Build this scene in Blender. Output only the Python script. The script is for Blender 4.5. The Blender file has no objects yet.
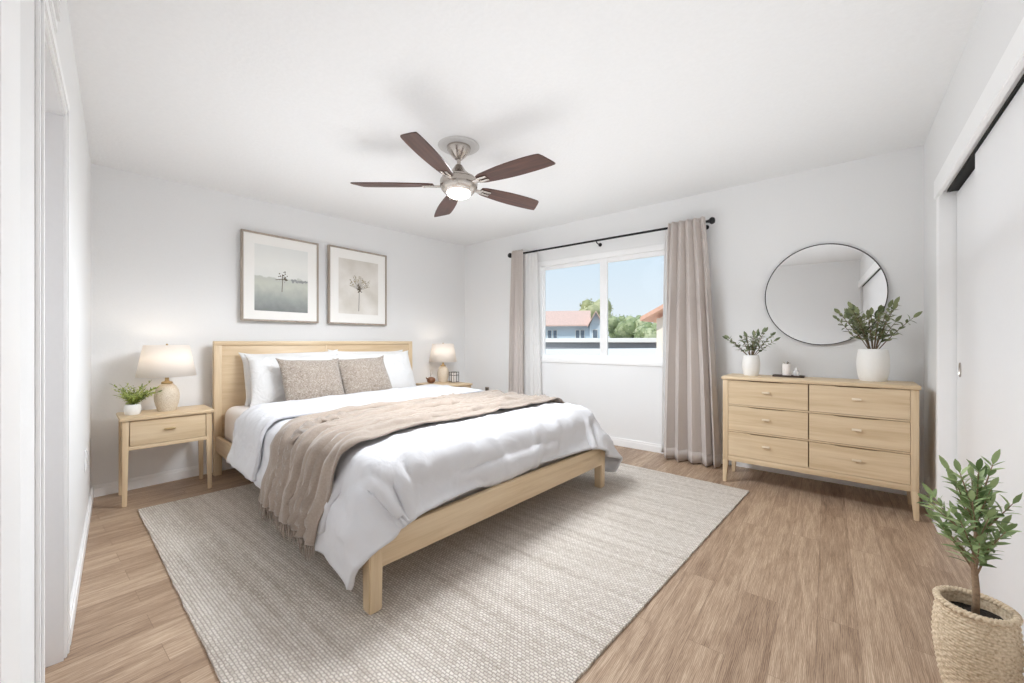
import bpy, bmesh, math, random
import numpy as np
from mathutils import Vector, Matrix, noise

S = bpy.context.scene
COL = S.collection
PI = math.pi

# ------------------------------------------------------------------ camera
YAW = math.radians(38.418)
cd = bpy.data.cameras.new('camera'); cd.sensor_width = 36.0
cd.lens = 397.16 / 1024 * 36.0; cd.clip_start = 0.02
cam = bpy.data.objects.new('camera', cd); COL.objects.link(cam)
cam.location = (4.031, -4.001, 1.104); cam.rotation_euler = (PI / 2, 0, YAW)
S.camera = cam

# ------------------------------------------------------------------ exposure
S.view_settings.view_transform = 'Standard'
S.view_settings.look = 'None'
S.view_settings.gamma = 1.0
S.view_settings.use_curve_mapping = False
S.view_settings.exposure = 0.2
S.cycles.max_bounces = 14
S.cycles.diffuse_bounces = 8
S.cycles.glossy_bounces = 4
S.cycles.transparent_max_bounces = 12
S.cycles.sample_clamp_indirect = 6.0
S.cycles.use_denoising = True

# ------------------------------------------------------------------ sky
W = bpy.data.worlds.new('sky'); S.world = W; W.use_nodes = True
nt = W.node_tree; nt.nodes.clear()
o_ = nt.nodes.new('ShaderNodeOutputWorld'); b_ = nt.nodes.new('ShaderNodeBackground')
tc = nt.nodes.new('ShaderNodeTexCoord'); sp = nt.nodes.new('ShaderNodeSeparateXYZ')
cr = nt.nodes.new('ShaderNodeValToRGB')
cr.color_ramp.elements[0].position = 0.0; cr.color_ramp.elements[0].color = (.86, .93, .98, 1)
cr.color_ramp.elements[1].position = 0.32; cr.color_ramp.elements[1].color = (.60, .79, .95, 1)
nt.links.new(tc.outputs['Generated'], sp.inputs[0]); nt.links.new(sp.outputs['Z'], cr.inputs[0])
nt.links.new(cr.outputs[0], b_.inputs[0]); b_.inputs[1].default_value = .86
nt.links.new(b_.outputs[0], o_.inputs[0])


def light(name, kind, loc, energy, color=(1, 1, 1), size=.1, size_y=None, rot=(0, 0, 0), parent=None):
    l = bpy.data.lights.new(name, kind); l.energy = energy; l.color = color
    if kind == 'AREA':
        l.size = size
        if size_y: l.shape = 'RECTANGLE'; l.size_y = size_y
    elif kind == 'SUN': l.angle = size
    else: l.shadow_soft_size = size
    o = bpy.data.objects.new(name, l); COL.objects.link(o); o.location = loc; o.rotation_euler = rot
    if parent: o.parent = parent
    return o


# sun on the houses outside (it comes from behind this building, so none enters by the window)
light('sunlight', 'SUN', (0, -10, 12), 2.2, (1, .96, .9), .01, rot=(math.radians(50), 0, math.radians(-18)))
# added unseen fill: broad area light turned up, its bounce brightens the room
light('ceiling_fill', 'AREA', (2.65, -1.8, 1.5), 15.5, (.90, .955, 1), 3.5, 2.9, rot=(PI, 0, 0))


# ------------------------------------------------------------------ material helpers
def mat(name):
    m = bpy.data.materials.new(name); m.use_nodes = True
    t = m.node_tree; b = t.nodes['Principled BSDF']
    return m, t, b


def N(t, kind, **kw):
    n = t.nodes.new(kind)
    for k, v in kw.items(): setattr(n, k, v)
    return n


def ramp(t, stops):
    r = N(t, 'ShaderNodeValToRGB'); e = r.color_ramp.elements
    while len(e) < len(stops): e.new(.5)
    for i, (p, c) in enumerate(stops):
        e[i].position = p; e[i].color = (*c, 1)
    return r


def lin(r, g, b):
    f = lambda c: (c / 255 / 12.92) if c / 255 <= .04045 else ((c / 255 + .055) / 1.055) ** 2.4
    return (f(r), f(g), f(b))


def plain(name, col, rough=.6, metal=0., bump=0., scale=40., var=0., detail=4., spec=.5):
    """plain procedural material: a little colour variation and grain from noise"""
    m, t, b = mat(name); L = t.links
    b.inputs['Roughness'].default_value = rough; b.inputs['Metallic'].default_value = metal
    b.inputs['Specular IOR Level'].default_value = spec
    co = N(t, 'ShaderNodeTexCoord'); no = N(t, 'ShaderNodeTexNoise')
    no.inputs['Scale'].default_value = scale; no.inputs['Detail'].default_value = detail
    L.new(co.outputs['Object'], no.inputs['Vector'])
    lo = tuple(c * (1 - var) for c in col); hi = tuple(min(1, c * (1 + var)) for c in col)
    r = ramp(t, [(.3, lo), (.7, hi)]); L.new(no.outputs['Fac'], r.inputs[0]); L.new(r.outputs[0], b.inputs['Base Color'])
    if bump:
        bp = N(t, 'ShaderNodeBump'); bp.inputs['Strength'].default_value = bump; bp.inputs['Distance'].default_value = .004
        L.new(no.outputs['Fac'], bp.inputs['Height']); L.new(bp.outputs[0], b.inputs['Normal'])
    return m


def wood(name, axis, dark, mid, lightc, rough=.42, across=26., along=1.6):
    m, t, b = mat(name); L = t.links
    co = N(t, 'ShaderNodeTexCoord'); mp = N(t, 'ShaderNodeMapping')
    oi = N(t, 'ShaderNodeObjectInfo')
    sc = [across] * 3; sc[axis] = along; mp.inputs['Scale'].default_value = sc
    ml = N(t, 'ShaderNodeMath', operation='MULTIPLY'); ml.inputs[1].default_value = 37.
    cb = N(t, 'ShaderNodeCombineXYZ')
    L.new(oi.outputs['Random'], ml.inputs[0])
    for i in range(3): L.new(ml.outputs[0], cb.inputs[i])
    L.new(cb.outputs[0], mp.inputs['Location']); L.new(co.outputs['Object'], mp.inputs['Vector'])
    n1 = N(t, 'ShaderNodeTexNoise'); n1.inputs['Scale'].default_value = 1.; n1.inputs['Detail'].default_value = 6.; n1.inputs['Distortion'].default_value = .6
    L.new(mp.outputs[0], n1.inputs['Vector'])
    mp2 = N(t, 'ShaderNodeMapping'); sc2 = [across * 9] * 3; sc2[axis] = along * 4; mp2.inputs['Scale'].default_value = sc2
    L.new(co.outputs['Object'], mp2.inputs['Vector'])
    n2 = N(t, 'ShaderNodeTexNoise'); n2.inputs['Scale'].default_value = 1.; n2.inputs['Detail'].default_value = 3.
    L.new(mp2.outputs[0], n2.inputs['Vector'])
    mx = N(t, 'ShaderNodeMix', data_type='FLOAT'); mx.inputs[0].default_value = .3
    L.new(n1.outputs['Fac'], mx.inputs[2]); L.new(n2.outputs['Fac'], mx.inputs[3])
    r = ramp(t, [(.28, dark), (.5, mid), (.72, lightc)]); L.new(mx.outputs[0], r.inputs[0])
    L.new(r.outputs[0], b.inputs['Base Color']); b.inputs['Roughness'].default_value = rough
    bp = N(t, 'ShaderNodeBump'); bp.inputs['Strength'].default_value = .08; bp.inputs['Distance'].default_value = .002
    L.new(n2.outputs['Fac'], bp.inputs['Height']); L.new(bp.outputs[0], b.inputs['Normal'])
    return m


def fabric(name, col, rough=.9, wscale=900., wbump=.25, fold=0., foldscale=6., var=.05, transl=0., sheen=.2, nscale=30.):
    """woven cloth: fine weave bump, soft colour variation, optional soft creases"""
    m, t, b = mat(name); L = t.links
    co = N(t, 'ShaderNodeTexCoord')
    n = N(t, 'ShaderNodeTexNoise'); n.inputs['Scale'].default_value = nscale; n.inputs['Detail'].default_value = 5.
    L.new(co.outputs['Object'], n.inputs['Vector'])
    r = ramp(t, [(.3, tuple(c * (1 - var) for c in col)), (.7, tuple(min(1, c * (1 + var)) for c in col))])
    L.new(n.outputs['Fac'], r.inputs[0]); L.new(r.outputs[0], b.inputs['Base Color'])
    b.inputs['Roughness'].default_value = rough; b.inputs['Specular IOR Level'].default_value = .15
    b.inputs['Sheen Weight'].default_value = sheen
    v = N(t, 'ShaderNodeTexNoise'); v.inputs['Scale'].default_value = wscale; v.inputs['Detail'].default_value = 1.
    L.new(co.outputs['Object'], v.inputs['Vector'])
    b1 = N(t, 'ShaderNodeBump'); b1.inputs['Strength'].default_value = wbump; b1.inputs['Distance'].default_value = .002
    L.new(v.outputs['Fac'], b1.inputs['Height'])
    last = b1
    if fold:
        f = N(t, 'ShaderNodeTexNoise'); f.inputs['Scale'].default_value = foldscale; f.inputs['Detail'].default_value = 3.; f.inputs['Distortion'].default_value = 1.2
        L.new(co.outputs['Object'], f.inputs['Vector'])
        b2 = N(t, 'ShaderNodeBump'); b2.inputs['Strength'].default_value = fold; b2.inputs['Distance'].default_value = .03
        L.new(f.outputs['Fac'], b2.inputs['Height']); L.new(b1.outputs[0], b2.inputs['Normal']); last = b2
    L.new(last.outputs[0], b.inputs['Normal'])
    if transl:
        tr = N(t, 'ShaderNodeBsdfTranslucent'); tr.inputs[0].default_value = (*col, 1)
        ms = N(t, 'ShaderNodeMixShader'); ms.inputs[0].default_value = transl
        L.new(b.outputs[0], ms.inputs[1]); L.new(tr.outputs[0], ms.inputs[2])
        L.new(ms.outputs[0], t.nodes['Material Output'].inputs[0])
    return m


def emit(name, col, strength):
    m, t, b = mat(name)
    b.inputs['Base Color'].default_value = (*col, 1)
    b.inputs['Emission Color'].default_value = (*col, 1); b.inputs['Emission Strength'].default_value = strength
    return m


# ------------------------------------------------------------------ object helpers
def tag(o, label=None, cat=None, group=None, kind=None):
    if label: o['label'] = label
    if cat: o['category'] = cat
    if group: o['group'] = group
    if kind: o['kind'] = kind
    return o


def thing(name, label, cat, loc=(0, 0, 0), rz=0., group=None):
    o = bpy.data.objects.new(name, None); COL.objects.link(o); o.empty_display_size = .1
    o.location = loc; o.rotation_euler = (0, 0, rz)
    return tag(o, label, cat, group)


def obj(name, bm, m, parent=None, smooth=None, loc=None, rz=None):
    me = bpy.data.meshes.new(name); bmesh.ops.recalc_face_normals(bm, faces=bm.faces[:])
    bm.to_mesh(me); bm.free()
    if m: me.materials.append(m)
    o = bpy.data.objects.new(name, me); COL.objects.link(o)
    if parent: o.parent = parent
    if loc is not None: o.location = loc
    if rz is not None: o.rotation_euler = (0, 0, rz)
    if smooth is not None:
        for p in me.polygons: p.use_smooth = True
        if smooth < 180: me.set_sharp_from_angle(angle=math.radians(smooth))
    return o


def add_box(bm, lo, hi, bevel=0., seg=2, M=None):
    """axis-aligned box with bevelled edges"""
    c = [(a + b) / 2 for a, b in zip(lo, hi)]; s = [abs(b - a) for a, b in zip(lo, hi)]
    t = bmesh.new(); bmesh.ops.create_cube(t, size=1.0)
    for v in t.verts: v.co = Vector((v.co.x * s[0] + c[0], v.co.y * s[1] + c[1], v.co.z * s[2] + c[2]))
    if bevel: bmesh.ops.bevel(t, geom=t.edges[:], offset=min(bevel, min(s) * .45), segments=seg, affect='EDGES', profile=.5)
    return merge(bm, t, M)


def merge(bm, t, M=None):
    if M is not None: bmesh.ops.transform(t, matrix=M, verts=t.verts[:])
    mp = {}
    for v in t.verts: mp[v] = bm.verts.new(v.co)
    for f in t.faces:
        try: bm.faces.new([mp[v] for v in f.verts])
        except ValueError: pass
    t.free(); return bm


def box(lo, hi, bevel=0., seg=2):
    return add_box(bmesh.new(), lo, hi, bevel, seg)


def add_taper(bm, lo, hi, shrink, bevel=.003, keep=(0, 0)):
    """square leg from lo (bottom corner box) to hi, whose foot is narrower; keep says which side stays put (-1,0,1)"""
    t = bmesh.new(); bmesh.ops.create_cube(t, size=1.0)
    c = [(a + b) / 2 for a, b in zip(lo, hi)]; s = [abs(b - a) for a, b in zip(lo, hi)]
    for v in t.verts:
        k = shrink if v.co.z < 0 else 1.
        x = v.co.x * s[0] * k + keep[0] * s[0] * (1 - k) / 2; y = v.co.y * s[1] * k + keep[1] * s[1] * (1 - k) / 2
        v.co = Vector((x + c[0], y + c[1], v.co.z * s[2] + c[2]))
    bmesh.ops.bevel(t, geom=t.edges[:], offset=bevel, segments=2, affect='EDGES')
    return merge(bm, t)


def add_lathe(bm, prof, seg=40, center=(0, 0, 0), rfun=None, close=True):
    """profile [(r,z)...] turned about z"""
    rings = []
    for r, z in prof:
        ring = []
        for k in range(seg):
            a = 2 * PI * k / seg
            rr = rfun(r, z, a) if rfun else r
            ring.append(bm.verts.new((center[0] + rr * math.cos(a), center[1] + rr * math.sin(a), center[2] + z)))
        rings.append(ring)
    for a, b in zip(rings, rings[1:]):
        for k in range(seg):
            bm.faces.new((a[k], a[(k + 1) % seg], b[(k + 1) % seg], b[k]))
    if close:
        for ring in (rings[0], rings[-1]):
            try: bm.faces.new(ring)
            except ValueError: pass
    return bm


def add_tube(bm, pts, rad, seg=8, caps=True):
    pts = [Vector(p) for p in pts]
    rads = rad if isinstance(rad, (list, tuple)) else [rad] * len(pts)
    rings = []; ref = None
    for i, p in enumerate(pts):
        d = (pts[min(i + 1, len(pts) - 1)] - pts[max(i - 1, 0)]).normalized()
        if ref is None:
            ref = d.orthogonal().normalized()
        ref = (ref - d * ref.dot(d))
        ref = ref.normalized() if ref.length > 1e-6 else d.orthogonal().normalized()
        bn = d.cross(ref)
        rings.append([bm.verts.new(p + (ref * math.cos(2 * PI * k / seg) + bn * math.sin(2 * PI * k / seg)) * rads[i]) for k in range(seg)])
    for a, b in zip(rings, rings[1:]):
        for k in range(seg): bm.faces.new((a[k], a[(k + 1) % seg], b[(k + 1) % seg], b[k]))
    if caps:
        bm.faces.new(rings[0][::-1]); bm.faces.new(rings[-1])
    return bm


def grid_bm(P, flip=False):
    n, m = P.shape[:2]; bm = bmesh.new()
    V = [[bm.verts.new(P[i, j]) for j in range(m)] for i in range(n)]
    for i in range(n - 1):
        for j in range(m - 1):
            bm.faces.new((V[i][j], V[i + 1][j], V[i + 1][j + 1], V[i][j + 1]))
    return bm


def solidify(o, th, offset=1., sub=0):
    s = o.modifiers.new('thickness', 'SOLIDIFY'); s.thickness = th; s.offset = offset; s.use_even_offset = False
    if sub:
        u = o.modifiers.new('smooth', 'SUBSURF'); u.levels = sub; u.render_levels = sub
    return o


# ------------------------------------------------------------------ materials
WALLC = lin(237, 237, 237)
M = {}
M['wall'] = plain('wall_paint', WALLC, .85, bump=.12, scale=90, var=.008, spec=.2)
M['ceiling'] = plain('ceiling_texture', lin(240, 240, 240), .9, bump=.35, scale=55, var=.012, spec=.1)
M['trim'] = plain('trim_paint', lin(249, 249, 249), .45, var=.004, scale=20)
M['door'] = plain('door_paint', lin(238, 238, 239), .5, bump=.03, scale=60, var=.006)
M['dark'] = plain('recess_shade', (.012, .012, .011), .8, var=.1)  # near-black colour standing in for shade in the closet and door gap
OAK = (lin(196, 169, 133), lin(214, 190, 156), lin(226, 205, 174))
M['oak_x'] = wood('oak_grain_x', 0, *OAK); M['oak_y'] = wood('oak_grain_y', 1, *OAK); M['oak_z'] = wood('oak_grain_z', 2, *OAK)
M['oak_knob'] = wood('pale_knob', 0, lin(214, 196, 168), lin(228, 212, 188), lin(238, 224, 204))
WAL = (lin(54, 28, 20), lin(76, 44, 33), lin(100, 62, 47))
M['walnut'] = wood('dark_walnut', 0, *WAL, rough=.4, across=40, along=3)
M['nickel'] = plain('brushed_nickel', (.50, .455, .415), .25, 1., bump=.02, scale=200, var=.05)
M['brass'] = plain('aged_brass', lin(196, 172, 130), .35, .9, var=.06)
M['iron'] = plain('black_iron', (.012, .012, .013), .45, .3, var=.1)
M['white_ceramic'] = plain('white_ceramic', lin(240, 239, 236), .45, bump=.05, scale=60, var=.012)
M['soil'] = plain('potting_soil', (.022, .016, .012), .95, bump=1., scale=160, var=.6)
M['linen_white'] = fabric('white_cotton', lin(219, 219, 222), wscale=1200, wbump=.06, fold=.4, foldscale=5., var=.006, sheen=.1)
M['sheet'] = fabric('cream_sheet', lin(230, 223, 218), wscale=1200, wbump=.06, fold=.12, foldscale=6, var=.01, sheen=.1)
M['pillow_white'] = fabric('pillow_cotton', lin(224, 223, 222), wscale=1200, wbump=.06, fold=.45, foldscale=9, var=.006, sheen=.1)
M['throw'] = fabric('taupe_throw', lin(163, 149, 137), wscale=420, wbump=.5, var=.09, sheen=.4, nscale=120)
M['drape'] = fabric('taupe_drape', lin(214, 205, 199), wscale=500, wbump=.35, var=.05, transl=.12, nscale=160)
M['sheer'] = fabric('white_sheer', lin(250, 249, 248), wscale=700, wbump=.2, var=.02, transl=.45, nscale=200)


def cushion_mat():
    m, t, b = mat('boucle_taupe'); L = t.links
    co = N(t, 'ShaderNodeTexCoord')
    v = N(t, 'ShaderNodeTexNoise'); v.inputs['Scale'].default_value = 95; v.inputs['Detail'].default_value = 4; v.inputs['Distortion'].default_value = 1.5
    L.new(co.outputs['Object'], v.inputs['Vector'])
    r = ramp(t, [(.32, lin(128, 115, 104)), (.52, lin(168, 155, 143)), (.72, lin(212, 202, 191))])
    L.new(v.outputs['Fac'], r.inputs[0]); L.new(r.outputs[0], b.inputs['Base Color'])
    b.inputs['Roughness'].default_value = .95; b.inputs['Sheen Weight'].default_value = .5; b.inputs['Specular IOR Level'].default_value = .1
    bp = N(t, 'ShaderNodeBump'); bp.inputs['Strength'].default_value = .8; bp.inputs['Distance'].default_value = .008
    L.new(v.outputs['Fac'], bp.inputs['Height']); L.new(bp.outputs[0], b.inputs['Normal'])
    return m
M['cushion'] = cushion_mat()


def floor_mat():
    m, t, b = mat('vinyl_plank_floor'); L = t.links
    co = N(t, 'ShaderNodeTexCoord'); mp = N(t, 'ShaderNodeMapping'); mp.inputs['Rotation'].default_value = (0, 0, PI / 2)
    L.new(co.outputs['Object'], mp.inputs['Vector'])
    br = N(t, 'ShaderNodeTexBrick'); br.offset = .37; br.offset_frequency = 2
    for k, v in (('Color1', (0, 0, 0, 1)), ('Color2', (1, 1, 1, 1)), ('Mortar', (.5, .5, .5, 1))): br.inputs[k].default_value = v
    br.inputs['Scale'].default_value = 1.; br.inputs['Mortar Size'].default_value = .0008; br.inputs['Bias'].default_value = 0.
    br.inputs['Brick Width'].default_value = 1.22; br.inputs['Row Height'].default_value = .125
    L.new(mp.outputs[0], br.inputs['Vector'])
    # per-plank offset of the grain
    sepc = N(t, 'ShaderNodeSeparateColor'); L.new(br.outputs['Color'], sepc.inputs[0])
    ml = N(t, 'ShaderNodeMath', operation='MULTIPLY'); ml.inputs[1].default_value = 23.; L.new(sepc.outputs[0], ml.inputs[0])
    cb = N(t, 'ShaderNodeCombineXYZ'); L.new(ml.outputs[0], cb.inputs[0]); L.new(ml.outputs[0], cb.inputs[1])
    ad = N(t, 'ShaderNodeVectorMath', operation='ADD'); L.new(co.outputs['Object'], ad.inputs[0]); L.new(cb.outputs[0], ad.inputs[1])
    m1 = N(t, 'ShaderNodeMapping'); m1.inputs['Scale'].default_value = (26, 2.6, 1); L.new(ad.outputs[0], m1.inputs['Vector'])
    g1 = N(t, 'ShaderNodeTexNoise'); g1.inputs['Scale'].default_value = 1; g1.inputs['Detail'].default_value = 7; g1.inputs['Distortion'].default_value = 1.1; g1.inputs['Roughness'].default_value = .6
    L.new(m1.outputs[0], g1.inputs['Vector'])
    m2 = N(t, 'ShaderNodeMapping'); m2.inputs['Scale'].default_value = (150, 6, 1); L.new(ad.outputs[0], m2.inputs['Vector'])
    g2 = N(t, 'ShaderNodeTexNoise'); g2.inputs['Scale'].default_value = 1; g2.inputs['Detail'].default_value = 3
    L.new(m2.outputs[0], g2.inputs['Vector'])
    a = N(t, 'ShaderNodeMix', data_type='FLOAT'); a.inputs[0].default_value = .42
    L.new(g1.outputs['Fac'], a.inputs[2]); L.new(g2.outputs['Fac'], a.inputs[3])
    wv = N(t, 'ShaderNodeTexWave'); wv.wave_type = 'RINGS'; wv.rings_direction = 'Y'
    wv.inputs['Scale'].default_value = 7.; wv.inputs['Distortion'].default_value = 9.; wv.inputs['Detail'].default_value = 3.; wv.inputs['Detail Scale'].default_value = 1.4
    m4 = N(t, 'ShaderNodeMapping'); m4.inputs['Scale'].default_value = (9, 1.1, 1); L.new(ad.outputs[0], m4.inputs['Vector']); L.new(m4.outputs[0], wv.inputs['Vector'])
    a0 = a; a = N(t, 'ShaderNodeMix', data_type='FLOAT'); a.inputs[0].default_value = .16
    L.new(a0.outputs[0], a.inputs[2]); L.new(wv.outputs['Fac'], a.inputs[3])
    m5 = N(t, 'ShaderNodeMapping'); m5.inputs['Scale'].default_value = (60, 7, 1); L.new(ad.outputs[0], m5.inputs['Vector'])
    fk = N(t, 'ShaderNodeTexNoise'); fk.inputs['Scale'].default_value = 1; fk.inputs['Detail'].default_value = 5; fk.inputs['Roughness'].default_value = .7; L.new(m5.outputs[0], fk.inputs['Vector'])
    fr = ramp(t, [(.56, (1, 1, 1)), (.74, (.74, .70, .66))]); L.new(fk.outputs['Fac'], fr.inputs[0])
    pl = N(t, 'ShaderNodeMath', operation='MULTIPLY_ADD'); pl.inputs[1].default_value = .13; pl.inputs[2].default_value = -.065
    L.new(sepc.outputs[0], pl.inputs[0])
    sm = N(t, 'ShaderNodeMath', operation='ADD'); L.new(a.outputs[0], sm.inputs[0]); L.new(pl.outputs[0], sm.inputs[1])
    r = ramp(t, [(.24, lin(108, 84, 66)), (.42, lin(152, 127, 106)), (.55, lin(177, 152, 128)), (.72, lin(206, 184, 161))])
    L.new(sm.outputs[0], r.inputs[0])
    mx = N(t, 'ShaderNodeMix', data_type='RGBA'); mx.inputs[7].default_value = (*lin(130, 106, 88), 1)
    fm = N(t, 'ShaderNodeMix', data_type='RGBA', blend_type='MULTIPLY'); fm.inputs[0].default_value = 1.
    L.new(r.outputs[0], fm.inputs[6]); L.new(fr.outputs[0], fm.inputs[7])
    L.new(br.outputs['Fac'], mx.inputs[0]); L.new(fm.outputs[2], mx.inputs[6])
    L.new(mx.outputs[2], b.inputs['Base Color'])
    b.inputs['Roughness'].default_value = .42; b.inputs['Specular IOR Level'].default_value = .35
    bp = N(t, 'ShaderNodeBump'); bp.inputs['Strength'].default_value = .12; bp.inputs['Distance'].default_value = .002
    L.new(a.outputs[0], bp.inputs['Height']); L.new(bp.outputs[0], b.inputs['Normal'])
    return m
M['floor'] = floor_mat()


def rug_mat():
    """rows of small wool loops running along x, with flecked yarn"""
    m, t, b = mat('woven_wool_rug'); L = t.links
    co = N(t, 'ShaderNodeTexCoord')
    wn = N(t, 'ShaderNodeTexNoise'); wn.inputs['Scale'].default_value = 60.; wn.inputs['Detail'].default_value = 2.; L.new(co.outputs['Object'], wn.inputs['Vector'])
    sb = N(t, 'ShaderNodeVectorMath', operation='SUBTRACT'); sb.inputs[1].default_value = (.5, .5, .5); L.new(wn.outputs['Color'], sb.inputs[0])
    sc = N(t, 'ShaderNodeVectorMath', operation='SCALE'); sc.inputs['Scale'].default_value = .010; L.new(sb.outputs[0], sc.inputs[0])
    ad = N(t, 'ShaderNodeVectorMath', operation='ADD'); L.new(co.outputs['Object'], ad.inputs[0]); L.new(sc.outputs[0], ad.inputs[1])
    br = N(t, 'ShaderNodeTexBrick'); br.offset = .5
    for k, v in (('Scale', 1.), ('Brick Width', .0175), ('Row Height', .0115), ('Mortar Size', .0034), ('Mortar Smooth', 1.), ('Bias', 0.)): br.inputs[k].default_value = v
    br.inputs['Color1'].default_value = (0, 0, 0, 1); br.inputs['Color2'].default_value = (1, 1, 1, 1); br.inputs['Mortar'].default_value = (.5, .5, .5, 1)
    L.new(ad.outputs[0], br.inputs['Vector'])
    mp2 = N(t, 'ShaderNodeMapping'); mp2.inputs['Scale'].default_value = (1.2, 24, 1); L.new(co.outputs['Object'], mp2.inputs['Vector'])
    n = N(t, 'ShaderNodeTexNoise'); n.inputs['Scale'].default_value = 1.; n.inputs['Detail'].default_value = 4; L.new(mp2.outputs[0], n.inputs['Vector'])
    sp = N(t, 'ShaderNodeSeparateColor'); L.new(br.outputs['Color'], sp.inputs[0])
    a = N(t, 'ShaderNodeMix', data_type='FLOAT'); a.inputs[0].default_value = .28
    L.new(n.outputs['Fac'], a.inputs[2]); L.new(sp.outputs[0], a.inputs[3])
    r = ramp(t, [(.25, lin(194, 184, 173)), (.5, lin(221, 213, 204)), (.75, lin(237, 231, 224))]); L.new(a.outputs[0], r.inputs[0])
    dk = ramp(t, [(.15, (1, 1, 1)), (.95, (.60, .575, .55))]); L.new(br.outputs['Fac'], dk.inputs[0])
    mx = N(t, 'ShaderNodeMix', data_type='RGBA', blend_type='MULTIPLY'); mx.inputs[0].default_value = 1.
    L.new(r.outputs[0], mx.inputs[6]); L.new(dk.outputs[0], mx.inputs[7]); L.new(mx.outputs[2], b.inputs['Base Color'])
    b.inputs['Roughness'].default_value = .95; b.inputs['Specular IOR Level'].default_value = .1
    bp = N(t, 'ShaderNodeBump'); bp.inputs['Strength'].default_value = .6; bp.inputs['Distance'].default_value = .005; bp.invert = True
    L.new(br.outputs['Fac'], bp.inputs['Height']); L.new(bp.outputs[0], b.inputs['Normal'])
    return m
M['rug'] = rug_mat()


def glass_mat():
    m, t, b = mat('window_glass'); L = t.links; t.nodes.remove(b)
    tr = N(t, 'ShaderNodeBsdfTransparent'); gl = N(t, 'ShaderNodeBsdfGlossy'); gl.inputs['Roughness'].default_value = .0
    fr = N(t, 'ShaderNodeFresnel'); fr.inputs[0].default_value = 1.45; ms = N(t, 'ShaderNodeMixShader')
    mu = N(t, 'ShaderNodeMath', operation='MULTIPLY'); mu.inputs[1].default_value = .06
    L.new(fr.outputs[0], mu.inputs[0]); L.new(mu.outputs[0], ms.inputs[0])
    L.new(tr.outputs[0], ms.inputs[1]); L.new(gl.outputs[0], ms.inputs[2]); L.new(ms.outputs[0], t.nodes['Material Output'].inputs[0])
    return m
M['glass'] = glass_mat()
M['mirror'] = plain('mirror_silver', (.9, .91, .915), .0, 1., var=0)


def leaf_mat(name, lo, hi, tr=.2):
    m, t, b = mat(name); L = t.links
    ge = N(t, 'ShaderNodeNewGeometry'); r = ramp(t, [(0., lo), (1., hi)])
    L.new(ge.outputs['Random Per Island'], r.inputs[0]); L.new(r.outputs[0], b.inputs['Base Color']); b.inputs['Roughness'].default_value = .45
    t_ = N(t, 'ShaderNodeBsdfTranslucent'); L.new(r.outputs[0], t_.inputs[0]); ms = N(t, 'ShaderNodeMixShader'); ms.inputs[0].default_value = tr
    L.new(b.outputs[0], ms.inputs[1]); L.new(t_.outputs[0], ms.inputs[2]); L.new(ms.outputs[0], t.nodes['Material Output'].inputs[0])
    return m
M['leaf_zz'] = leaf_mat('olive_leaf', lin(88, 100, 64), lin(158, 166, 124))
M['leaf_olive'] = leaf_mat('dark_sprig_leaf', lin(84, 98, 66), lin(150, 160, 126))
M['leaf_tree'] = leaf_mat('fresh_green_leaf', lin(98, 124, 74), lin(180, 198, 144))
M['leaf_fern'] = leaf_mat('fern_leaf', lin(98, 120, 46), lin(196, 206, 118))
M['stem'] = plain('plant_stem', lin(122, 104, 80), .8, var=.15, scale=120)
M['bark'] = plain('tree_bark', lin(150, 126, 102), .9, bump=.5, scale=120, var=.2)

# ------------------------------------------------------------------ room shell
cz = lambda x, y: 2.464 + .0057 * x + .0281 * y
L0 = Vector((-.04, -3.65, 0)); LD = Vector((.9929, -.1187, 0)); LN = Vector((-.1187, -.9929, 0))   # left wall: along, outward
R0 = Vector((4.566, 0, 0)); RD = Vector((-.0307, -.9995, 0)); RN = Vector((.9995, -.0307, 0))      # right wall: along, outward
A0 = Vector((0, 0, 0)); AD = Vector((-.011, -.9999, 0)); AN = Vector((-1, .011, 0))                 # headboard wall
B0 = Vector((0, 0, 0)); BD = Vector((1, 0, 0)); BN = Vector((0, 1, 0))                              # window wall


def panel(bm, P0, D, Nn, s0, s1, z0, z1, d0=0., d1=.1, bevel=0.):
    """slab on a wall: s along it, d outward from its room face; z1 None = up to the ceiling"""
    vs = []
    for z in (0, 1):
        for s, d in ((s0, d0), (s1, d0), (s1, d1), (s0, d1)):
            p = P0 + D * s + Nn * d
            zz = z0 if z == 0 else (cz(p.x, p.y) + .03 if z1 is None else z1)
            vs.append((p.x, p.y, zz))
    t = bmesh.new(); v = [t.verts.new(p) for p in vs]
    for f in ((0, 1, 2, 3), (4, 5, 6, 7), (0, 1, 5, 4), (1, 2, 6, 5), (2, 3, 7, 6), (3, 0, 4, 7)): t.faces.new([v[i] for i in f])
    bmesh.ops.recalc_face_normals(t, faces=t.faces[:])
    if bevel: bmesh.ops.bevel(t, geom=t.edges[:], offset=bevel, segments=2, affect='EDGES')
    return merge(bm, t)


def struct(name, bm, m, parent=None, smooth=None):
    o = obj(name, bm, m, parent, smooth)
    if parent is None: o['kind'] = 'structure'
    return o


def poly(pts):
    bm = bmesh.new(); bm.faces.new([bm.verts.new(p) for p in pts]); return bm


bm = box((-.3, -4.9, -.1), (5.3, .2, 0.)); struct('floor', bm, M['floor'])
bm = bmesh.new(); vs = []
for dz in (0, .12):
    for x, y in ((-.3, -4.9), (5.3, -4.9), (5.3, .2), (-.3, .2)): vs.append(bm.verts.new((x, y, cz(x, y) + dz)))
for f in ((0, 1, 2, 3), (4, 5, 6, 7), (0, 1, 5, 4), (1, 2, 6, 5), (2, 3, 7, 6), (3, 0, 4, 7)): bm.faces.new([vs[i] for i in f])
struct('ceiling', bm, M['ceiling'])

struct('wall_back_left', panel(bmesh.new(), A0, AD, AN, -.1, 3.8, 0, None), M['wall'])
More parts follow.
